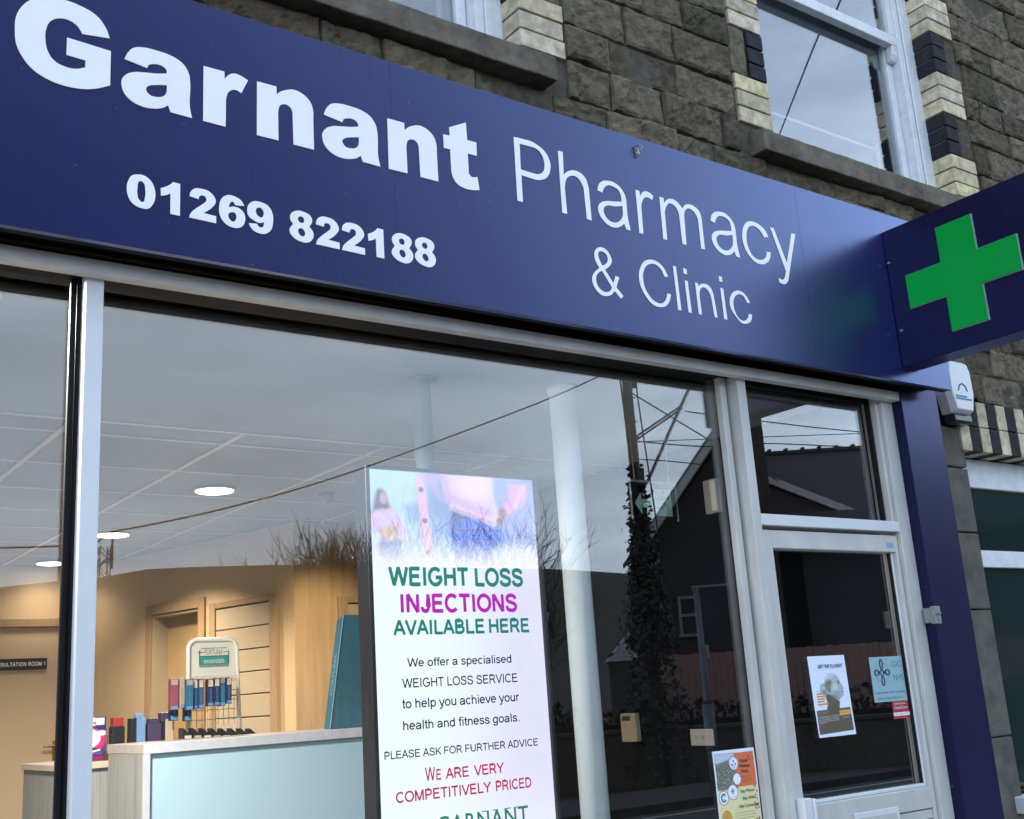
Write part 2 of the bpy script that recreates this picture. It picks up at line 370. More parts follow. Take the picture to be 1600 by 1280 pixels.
# a plain sans lettering drawn as strokes (capital height 1, x-height 0.73)
def _arc(cx, cy, rx, ry, a0, a1, n=22):
    return [(cx + rx * math.cos(R(a)), cy + ry * math.sin(R(a))) for a in np.linspace(a0, a1, n)]
def _cat(*p, n=6):
    out = []
    for i in range(len(p) - 1):
        p0, p1, p2, p3 = p[max(i - 1, 0)], p[i], p[i + 1], p[min(i + 2, len(p) - 1)]
        for k in range(n):
            t = k / n
            out.append(tuple(0.5 * (2 * b + (c - a) * t + (2 * a - 5 * b + 4 * c - d) * t * t + (3 * b - a - 3 * c + d) * t ** 3) for a, b, c, d in zip(p0, p1, p2, p3)))
    return out + [p[-1]]
_S = lambda k, dx, dy: None
SANS = {
 'A': (0.92, [[(0.05, 0), (0.46, 1)], [(0.46, 1), (0.87, 0)], [(0.18, 0.35), (0.74, 0.35)]]),
 'B': (0.93, [[(0.16, 0), (0.16, 1)], [(0.16, 0.93), (0.50, 0.93)] + _arc(0.50, 0.73, 0.22, 0.20, 90, -90, 14) + [(0.16, 0.53)], [(0.16, 0.52), (0.52, 0.52)] + _arc(0.52, 0.295, 0.26, 0.225, 90, -90, 14) + [(0.16, 0.07)]]),
 'C': (1.0, [_arc(0.53, 0.5, 0.42, 0.44, 42, 318, 30)]),
 'D': (1.0, [[(0.16, 0), (0.16, 1)], [(0.16, 0.93), (0.44, 0.93)] + _arc(0.44, 0.5, 0.42, 0.43, 90, -90, 20) + [(0.16, 0.07)]]),
 'E': (0.92, [[(0.16, 0), (0.16, 1)], [(0.16, 0.93), (0.82, 0.93)], [(0.16, 0.52), (0.77, 0.52)], [(0.16, 0.07), (0.84, 0.07)]]),
 'F': (0.85, [[(0.16, 0), (0.16, 1)], [(0.16, 0.93), (0.79, 0.93)], [(0.16, 0.50), (0.71, 0.50)]]),
 'G': (1.08, [_arc(0.54, 0.5, 0.43, 0.44, 42, 318, 30) + [(0.95, 0.30), (0.95, 0.47)], [(0.56, 0.46), (1.015, 0.46)]]),
 'H': (1.0, [[(0.16, 0), (0.16, 1)], [(0.84, 0), (0.84, 1)], [(0.16, 0.52), (0.84, 0.52)]]),
 'I': (0.40, [[(0.20, 0), (0.20, 1)]]),
 'J': (0.72, [[(0.55, 1), (0.55, 0.30)] + _arc(0.325, 0.30, 0.225, 0.24, 0, -180, 14)]),
 'K': (0.93, [[(0.16, 0), (0.16, 1)], [(0.84, 1), (0.16, 0.33)], [(0.38, 0.55), (0.88, 0)]]),
 'L': (0.79, [[(0.16, 0), (0.16, 1)], [(0.16, 0.07), (0.77, 0.07)]]),
 'M': (1.16, [[(0.16, 0), (0.16, 1)], [(1.0, 0), (1.0, 1)], [(0.17, 1), (0.58, 0.03)], [(0.99, 1), (0.58, 0.03)]]),
 'N': (1.0, [[(0.16, 0), (0.16, 1)], [(0.84, 0), (0.84, 1)], [(0.17, 1), (0.83, 0)]]),
 'O': (1.08, [_arc(0.54, 0.5, 0.44, 0.44, 0, 360, 40)]),
 'P': (0.92, [[(0.16, 0), (0.16, 1)], [(0.16, 0.93), (0.52, 0.93)] + _arc(0.52, 0.69, 0.27, 0.24, 90, -90, 14) + [(0.16, 0.45)]]),
 'R': (1.0, [[(0.16, 0), (0.16, 1)], [(0.16, 0.93), (0.55, 0.93)] + _arc(0.55, 0.70, 0.26, 0.23, 90, -90, 14) + [(0.16, 0.47)], [(0.52, 0.47), (0.66, 0.36), (0.88, 0)]]),
 'S': (0.93, [_cat((0.80, 0.71), (0.72, 0.87), (0.47, 0.94), (0.22, 0.87), (0.16, 0.72), (0.26, 0.59), (0.48, 0.52), (0.72, 0.44), (0.81, 0.29), (0.72, 0.12), (0.47, 0.06), (0.20, 0.13), (0.11, 0.32))]),
 'T': (0.86, [[(0.03, 0.93), (0.83, 0.93)], [(0.43, 0), (0.43, 0.93)]]),
 'U': (1.0, [[(0.16, 1), (0.16, 0.38)] + _arc(0.5, 0.38, 0.34, 0.32, 180, 360, 18) + [(0.84, 1)]]),
 'V': (0.92, [[(0.05, 1), (0.46, 0)], [(0.87, 1), (0.46, 0)]]),
 'W': (1.32, [[(0.06, 1), (0.345, 0)], [(0.66, 1), (0.345, 0)], [(0.66, 1), (0.975, 0)], [(1.26, 1), (0.975, 0)]]),
 'Y': (0.92, [[(0.05, 1), (0.46, 0.44)], [(0.87, 1), (0.46, 0.44)], [(0.46, 0), (0.46, 0.46)]]),
 'a': (0.77, [[(0.61, 0)] + _cat((0.60, 0.12), (0.60, 0.48), (0.54, 0.62), (0.36, 0.67), (0.18, 0.62), (0.11, 0.50)), _cat((0.60, 0.42), (0.36, 0.37), (0.15, 0.31), (0.09, 0.19), (0.16, 0.08), (0.30, 0.05), (0.48, 0.11), (0.60, 0.27))]),
 'c': (0.70, [_arc(0.37, 0.365, 0.28, 0.31, 45, 315)]),
 'd': (0.77, [_arc(0.35, 0.365, 0.26, 0.31, 0, 360, 30), [(0.61, 0), (0.61, 1)]]),
 'e': (0.77, [[(0.09, 0.38), (0.65, 0.38)] + _arc(0.37, 0.365, 0.28, 0.31, 5, 320, 28)]),
 'f': (0.40, [[(0.20, 0)] + _cat((0.20, 0.70), (0.20, 0.83), (0.26, 0.93), (0.41, 0.94)), [(0.03, 0.67), (0.39, 0.67)]]),
 'g': (0.77, [_arc(0.35, 0.365, 0.26, 0.31, 0, 360, 30), [(0.61, 0.73)] + _cat((0.61, 0.0), (0.57, -0.17), (0.36, -0.22), (0.16, -0.17), (0.11, -0.08))]),
 'h': (0.77, [[(0.14, 0), (0.14, 1)], _cat((0.14, 0.42), (0.21, 0.59), (0.38, 0.67), (0.55, 0.60), (0.61, 0.42)) + [(0.61, 0)]]),
 'i': (0.31, [[(0.155, 0), (0.155, 0.73)], [(0.155, 0.86), (0.155, 1)]]),
 'k': (0.69, [[(0.14, 0), (0.14, 1)], [(0.56, 0.73), (0.14, 0.29)], [(0.28, 0.44), (0.60, 0)]]),
 'l': (0.31, [[(0.155, 0), (0.155, 1)]]),
 'm': (1.16, [[(0.14, 0), (0.14, 0.73)], _cat((0.14, 0.42), (0.20, 0.59), (0.36, 0.67), (0.51, 0.61), (0.57, 0.42)) + [(0.57, 0)], _cat((0.57, 0.42), (0.64, 0.59), (0.79, 0.67), (0.94, 0.61), (1.0, 0.42)) + [(1.0, 0)]]),
 'n': (0.77, [[(0.14, 0), (0.14, 0.73)], _cat((0.14, 0.42), (0.21, 0.59), (0.38, 0.67), (0.55, 0.60), (0.61, 0.42)) + [(0.61, 0)]]),
 'o': (0.77, [_arc(0.38, 0.365, 0.29, 0.31, 0, 360, 30)]),
 'p': (0.77, [[(0.14, -0.28), (0.14, 0.73)], _arc(0.40, 0.365, 0.26, 0.31, 0, 360, 30)]),
 'r': (0.46, [[(0.14, 0), (0.14, 0.73)], _cat((0.14, 0.38), (0.19, 0.57), (0.30, 0.66), (0.44, 0.66))]),
 's': (0.69, [_cat((0.56, 0.53), (0.50, 0.63), (0.33, 0.68), (0.17, 0.63), (0.13, 0.52), (0.21, 0.42), (0.35, 0.37), (0.53, 0.30), (0.58, 0.20), (0.50, 0.09), (0.33, 0.05), (0.15, 0.10), (0.09, 0.22))]),
 't': (0.40, [[(0.20, 0.95), (0.20, 0.24)] + _cat((0.20, 0.2), (0.23, 0.09), (0.30, 0.06), (0.40, 0.07)), [(0.03, 0.67), (0.38, 0.67)]]),
 'u': (0.77, [[(0.62, 0), (0.62, 0.73)], [(0.14, 0.73)] + _cat((0.14, 0.30), (0.19, 0.12), (0.36, 0.055), (0.54, 0.13), (0.62, 0.30))]),
 'v': (0.69, [[(0.04, 0.73), (0.345, 0)], [(0.65, 0.73), (0.345, 0)]]),
 'w': (1.0, [[(0.03, 0.73), (0.26, 0)], [(0.5, 0.73), (0.26, 0)], [(0.5, 0.73), (0.74, 0)], [(0.97, 0.73), (0.74, 0)]]),
 'y': (0.69, [[(0.04, 0.73), (0.36, 0)], [(0.65, 0.73)] + _cat((0.36, -0.02), (0.29, -0.18), (0.20, -0.23), (0.07, -0.22))]),
 '.': (0.39, [[(0.2, 0), (0.2, 0.14)]]), ' ': (0.36, []), '1': (0.77, [[(0.45, 0), (0.45, 1)], [(0.45, 0.97), (0.34, 0.83), (0.15, 0.73)]]),
}
def ribbon(pts, hw):
    P_ = [Vector((*p, 0)) for p in pts]; n = len(P_); L_, R_ = [], []
    for i, p in enumerate(P_):
        d0 = (P_[i] - P_[i - 1]).normalized() if i > 0 else None; d1 = (P_[i + 1] - P_[i]).normalized() if i < n - 1 else None
        if n > 3 and (P_[0] - P_[-1]).length < 1e-4 and i in (0, n - 1): d0 = (P_[-1] - P_[-2]).normalized(); d1 = (P_[1] - P_[0]).normalized()
        d = ((d0 or d1) + (d1 or d0)).normalized(); nn = Vector((-d.y, d.x, 0))
        ref = d1 or d0; k = 1 / max(0.6, abs(nn.dot(Vector((-ref.y, ref.x, 0)))))
        L_.append(p + nn * hw * k); R_.append(p - nn * hw * k)
    return L_ + R_, [(i, n + i, n + i + 1, i + 1) for i in range(n - 1)]
def sans(mb, body, x0, x1, zb, zt, y, hw=0.068, track=0.0):
    vs, fs, pen = [], [], 0.0
    k = 0
    for ch in body:
        adv, strokes = SANS[ch]
        for s_ in strokes:
            a_, b_ = pts_ = (s_[0], s_[-1]); v, f = ribbon(s_, hw); o = len(vs)
            vs += [(p.x + pen, p.y, k) for p in v]; fs += [tuple(i + o for i in q) for q in f]; k += 1
        pen += adv + track
    a = min(v[0] for v in vs); b = max(v[0] for v in vs)
    mb.add([(x0 + (v[0] - a) / (b - a) * (x1 - x0), y - 0.00002 * (v[2] % 5), zb + max(v[1], -0.4) * (zt - zb)) for v in vs], fs)
    return mb

# ================================================================== the stone building
FY = 2.95                                              # face of the stone wall
rng = random.Random(7)
bld = thing('stone_building', 'dark rock-faced stone building with cream and black brick window edges above the shop', 'building', (0, 0, 0))
OPEN = [(0.74, 2.58, 3.80, 6.2), (3.53, 5.375, 3.80, 6.2)]          # upper windows with their brick edges
def carve(x0, x1, z0, z1, openings):
    segs = [(x0, x1)]
    for a, b, c, d in openings:
        if z1 > c + 0.005 and z0 < d - 0.005:
            out = []
            for s, e in segs:
                if e <= a or s >= b: out.append((s, e)); continue
                if s < a: out.append((s, a))
                if e > b: out.append((b, e))
            segs = out
    return [(s, e) for s, e in segs if e - s > 0.03]
def stone_block(mb, x0, x1, z0, z1, tone, proud=None, rough=1.0, g=0.011):
    j = 0.0024
    x0 += j + rng.random() * 0.003; x1 -= j + rng.random() * 0.003; z0 += j + rng.random() * 0.003; z1 -= j + rng.random() * 0.003
    nx = max(4, int((x1 - x0) / g)); nz = max(4, int((z1 - z0) / g))
    XS = [x0] + list(np.linspace(x0 + 0.0035, x1 - 0.0035, nx - 1)) + [x1]; ZS = [z0] + list(np.linspace(z0 + 0.0035, z1 - 0.0035, nz - 1)) + [z1]
    p = rng.uniform(0.004, 0.014) if proud is None else proud
    tx, tz = rng.uniform(-0.05, 0.05), rng.uniform(-0.05, 0.05)
    sx, sy = rng.uniform(0, 90), rng.uniform(0, 90)
    crack = [(rng.uniform(x0, x1), rng.uniform(z0, z1), rng.uniform(0, math.pi), rng.uniform(-0.011, 0.011)) for _ in range(4)]
    vs = []
    cx, cz = (x0 + x1) / 2, (z0 + z1) / 2
    for i in range(nz + 1):
        for k in range(nx + 1):
            x, z = float(XS[k]), float(ZS[i])
            ed = min(x - x0, x1 - x, z - z0, z1 - z)
            e = max(0.0, min(1.0, (ed + 0.0012) / 0.0065))
            q = Vector((x * 7 + sx, z * 9 + sy, 1.3))
            f = noise.fractal(q * 1.7, 0.8, 2.1, 6) * 0.012 + (noise.ridged_multi_fractal(q * 1.9, 0.8, 2.2, 5, 0.9, 2.0) - 1.0) * 0.008
            for a, b, t, h in crack:                     # chiselled spalls: flat facets that step
                if (x - a) * math.cos(t) + (z - b) * math.sin(t) > 0: f += h
            h = e * (p + 0.010 + 0.8 * rough * (f + tx * (x - cx) + tz * (z - cz)))
            wob = 0.004 * (1 - e)
            vs.append((x + wob * noise.noise(q * 3), FY + 0.006 - max(h, -0.003), z + wob * noise.noise(q * 3 + Vector((9, 0, 0)))))
    fs = [(i * (nx + 1) + k, i * (nx + 1) + k + 1, (i + 1) * (nx + 1) + k + 1, (i + 1) * (nx + 1) + k) for i in range(nz) for k in range(nx)]
    mb.add(vs, fs, tone)
def tone():
    b = rng.uniform(0.075, 0.165); w = rng.uniform(-0.004, 0.005)
    if rng.random() < 0.015: return (b * 1.35 + 0.02, b * 1.1, b * 0.85)
    return (b * 1.2 + w, b * 0.97, b * 0.66 - w * 0.6)
wall_mb = MB()
z = 3.10
heights = []
for z1 in (3.265, 3.44, 3.60, 3.792): heights.append((z, z1)); z = z1
while z < 5.9:
    h = rng.choice([0.14, 0.155, 0.17, 0.185, 0.20]) ; heights.append((z, min(z + h, 5.9))); z += h
for z0, z1 in heights:
    x = -0.6 - rng.random() * 0.3
    cuts = [x]
    while x < 7.2:
        x += rng.uniform(0.20, 0.46); cuts.append(x)
    for a, b in zip(cuts, cuts[1:]):
        for s, e in carve(a, b, z0, z1, OPEN):
            if e - s < 0.06: continue
            if z1 - z0 > 0.17 and rng.random() < 0.16:
                zm = z0 + (z1 - z0) * rng.uniform(0.4, 0.6); stone_block(wall_mb, s, e, z0, zm, tone()); stone_block(wall_mb, s, e, zm, z1, tone())
            else: stone_block(wall_mb, s, e, z0, z1, tone())
# fillers beside the short black bricks
for k in range(0, 8):
    if k % 2 == 1:
        zz = 3.945 + 0.2385 * k
        for a, b in ((0.74, 0.855), (2.465, 2.58), (3.53, 3.642), (5.263, 5.375)):
            stone_block(wall_mb, a, b, zz, zz + 0.2385, tone(), proud=0.004, rough=0.5)
for a, b in ((0.74, 1.0), (2.36, 2.58), (3.53, 3.9), (3.9, 4.3), (4.3, 4.7), (4.7, 5.05), (5.05, 5.375), (1.0, 1.4), (1.4, 1.9), (1.9, 2.36)):
    pass
wallo = wall_mb.build('wall', 'stone', bld, smooth=False)
# solid backing of the wall, butted round its openings
bk = MB()
for a in ((-0.9, 0.955, 2.9555, 3.25, 2.80, 6.0), (2.365, 3.75, 2.9555, 3.25, 2.80, 6.0), (5.155, 7.4, 2.9555, 3.25, 2.86, 6.0),
          (0.955, 2.365, 2.9555, 3.25, 2.80, 3.80), (3.75, 5.155, 2.9555, 3.25, 2.80, 3.80),
          (4.31, 4.80, 2.9555, 3.25, 0.0, 2.80), (6.0, 7.4, 2.9555, 3.25, 0.0, 2.86), (5.155, 5.2, 2.9555, 3.2, 2.82, 2.86), (4.80, 6.0, 2.9555, 3.25, 2.822, 2.858), (4.80, 6.0, 2.9555, 3.25, 0.0, 1.05)):
    bk.box(*a)
bk.build('mortar_backing', 'mortar', bld)
# smooth jamb stones and rubble round the ground-floor window beyond the pilaster
am = MB()
for z0, z1 in ((0.9, 1.30), (1.30, 1.845), (1.845, 2.19), (2.19, 2.49), (2.49, 2.685)):
    am.box(4.38, 4.80, 2.925, 3.10, z0 + 0.003, z1 - 0.003)
am.build('jamb_stone', 'ashlar', bld, bevel=0.006)
rub = MB()
z = 2.69
while z < 3.14:
    x = 4.3 + rng.random() * 0.1
    while x < 7.2:
        w = rng.uniform(0.2, 0.42); stone_block(rub, x, x + w, z, z + 0.145, tone(), proud=0.0, rough=0.7); x += w
    z += 0.145
for z0 in (0.9, 1.06, 1.22, 1.38, 1.54, 1.70, 1.86, 2.02, 2.18, 2.34, 2.50):
    x = 6.02
    while x < 7.3:
        w = rng.uniform(0.2, 0.42); stone_block(rub, x, x + w, z0, z0 + 0.16, tone(), g=0.03); x += w
rub2 = rub.build('rubble_wall', 'stone', bld)
# soldier-brick head over the ground-floor window
hb = MB()
for i in range(14):
    x = 4.775 + i * 0.082; cream = i % 2 == 0
    b = rng.uniform(0.85, 1.1); base = (0.62, 0.53, 0.36) if cream else (0.028, 0.027, 0.034)
    for za, zb in ((2.575, 2.694), (2.698, 2.82)):
        hb.box(x + 0.002, x + 0.080, 2.915, 3.08, za, zb, tuple(c * b for c in base))
hb.build('brick_head', 'cream', bld, bevel=0.003)
gw = MB()
gw.box(4.80, 6.0, 3.03, 3.09, 2.43, 2.57); gw.box(4.80, 4.86, 3.03, 3.09, 1.05, 2.43); gw.box(4.86, 6.0, 3.035, 3.085, 2.05, 2.13); gw.box(5.40, 5.45, 3.035, 3.085, 1.05, 2.05); gw.box(5.94, 6.0, 3.03, 3.09, 1.05, 2.05)
gwf = gw.build('ground_window', 'paint', bld, bevel=0.004)
box('pane', mat('dark_green_window_film', (0.015, 0.03, 0.027), 0.06, spec=0.6), gwf, 4.86, 5.94, 3.055, 3.062, 1.05, 2.43)
MB().box(4.74, 6.06, 2.87, 3.03, 0.98, 1.05).build('window_sill', 'paint', bld, bevel=0.006)

# brick edges of the upper windows: three cream courses, three black, alternating
def quoin(side, xe, name_owner):
    C = MB()
    for k in range(8):
        cream = k % 2 == 0
        w = 0.215 if cream else 0.108
        for c in range(3):
            z0 = 3.945 + 0.2385 * k + 0.0795 * c
            b = rng.uniform(0.78, 1.12); y = rng.uniform(0.75, 1.0)
            base = (0.66 * b, 0.56 * b, 0.43 * b * y) if cream else tuple(q * b for q in (0.028, 0.027, 0.033))
            ww = w + rng.uniform(-0.008, 0.003)
            x0, x1 = (xe, xe + ww) if side > 0 else (xe - ww, xe)
            C.box(x0, x1, FY - 0.012 + rng.uniform(-0.002, 0.002), 3.055, z0 + 0.004, z0 + 0.0755, base)
    C.build('brick_edge', 'cream', name_owner, bevel=0.003)
for xe, sd_ in ((0.957, -1), (2.362, 1), (3.754, -1), (5.150, 1)):
    quoin(sd_, xe, bld)

def sash_window(x0, x1):
    """white painted timber sash window set 0.1 m back behind the brick edge, bottom at 3.9"""
    f = MB()
    f.box(x0 - 0.01, x0 + 0.115, 3.062, 3.16, 3.89, 6.0); f.box(x1 - 0.115, x1 + 0.01, 3.062, 3.16, 3.89, 6.0)
    f.box(x0 - 0.01, x0 + 0.075, 3.050, 3.060, 3.89, 6.0); f.box(x1 - 0.075, x1 + 0.01, 3.050, 3.060, 3.89, 6.0)
    f.box(x0 + 0.1155, x1 - 0.1155, 3.062, 3.16, 3.885, 3.899); f.box(x0 + 0.1155, x1 - 0.1155, 3.062, 3.16, 5.95, 6.0)
    fr = f.build('sash_window', 'paint', bld, bevel=0.005)
    lo = MB()
    yl = 3.115
    lo.box(x0 + 0.118, x0 + 0.165, yl, yl + 0.04, 3.90, 4.86); lo.box(x1 - 0.165, x1 - 0.118, yl, yl + 0.04, 3.90, 4.86)
    lo.box(x0 + 0.165, x1 - 0.165, yl, yl + 0.04, 3.90, 3.975)
    lo.build('lower_sash', 'paint', fr, bevel=0.006)
    up = MB()
    yu = 3.066
    up.box(x0 + 0.118, x1 - 0.118, yu, yu + 0.045, 4.835, 4.895)
    up.box(x0 + 0.118, x0 + 0.165, yu, yu + 0.045, 4.897, 6.0); up.box(x1 - 0.165, x1 - 0.118, yu, yu + 0.045, 4.897, 6.0)
    for xh in (x0 + 0.118, x1 - 0.165):                  # sash horns under the meeting rail
        up.prism_x([(yu, 4.833), (yu + 0.008, 4.80), (yu + 0.006, 4.785), (yu + 0.02, 4.75), (yu + 0.045, 4.745), (yu + 0.045, 4.833)], xh, xh + 0.047)
    up.build('upper_sash', 'paint', fr, bevel=0.004, fix=True)
    MB().box(x0 + 0.160, x1 - 0.160, 3.135, 3.139, 3.97, 4.86).build('pane', 'glass_up', fr)
    MB().box(x0 + 0.160, x1 - 0.160, 3.090, 3.094, 4.89, 6.0).build('pane', 'glass_up', fr)
    bl = MB()
    for k, zz in enumerate((4.10, 4.135, 4.17, 4.30)): bl.box(x0 + 0.13, x1 - 0.13, 3.26, 3.27, zz, zz + 0.016)
    bl.box(x0 + 0.13, x0 + 0.15, 3.26, 3.27, 4.05, 4.35); bl.box(x1 - 0.15, x1 - 0.13, 3.26, 3.27, 4.05, 4.35)
    bl.build('raised_blind', mat('pale_blind', (0.55, 0.58, 0.62), 0.7), fr)
    return fr
sash_window(0.957, 2.362); sash_window(3.754, 5.150)
MB().box(0.5, 7.2, 3.9, 4.0, 3.3, 6.0).build('upstairs_room_wall', mat('blue_grey_room', (0.10, 0.12, 0.15), 0.9), bld)
def sill(x0, x1):
    s = MB(); n = 40
    sec = [(2.872, 3.795), (3.06, 3.795), (3.06, 3.925), (2.955, 3.918), (2.872, 3.893)]
    vs, fs = [], []
    for i in range(n + 1):
        x = x0 + (x1 - x0) * i / n
        for k, (y, zz) in enumerate(sec):
            q = Vector((x * 9, y * 9, zz * 9 + k))
            a = 0.0035 if k in (0, 3, 4) else 0
            vs.append((x, y + a * noise.noise(q), zz + a * noise.noise(q + Vector((5, 5, 5)))))
    m = len(sec)
    for i in range(n):
        for k in range(m): fs.append((i * m + k, i * m + (k + 1) % m, (i + 1) * m + (k + 1) % m, (i + 1) * m + k))
    fs.append(tuple(range(m - 1, -1, -1))); fs.append(tuple(n * m + k for k in range(m)))
    s.add(vs, fs); return s.build('window_sill', 'sill', bld, bevel=0.006, fix=True)
sill(0.80, 2.47); sill(3.60, 5.32)

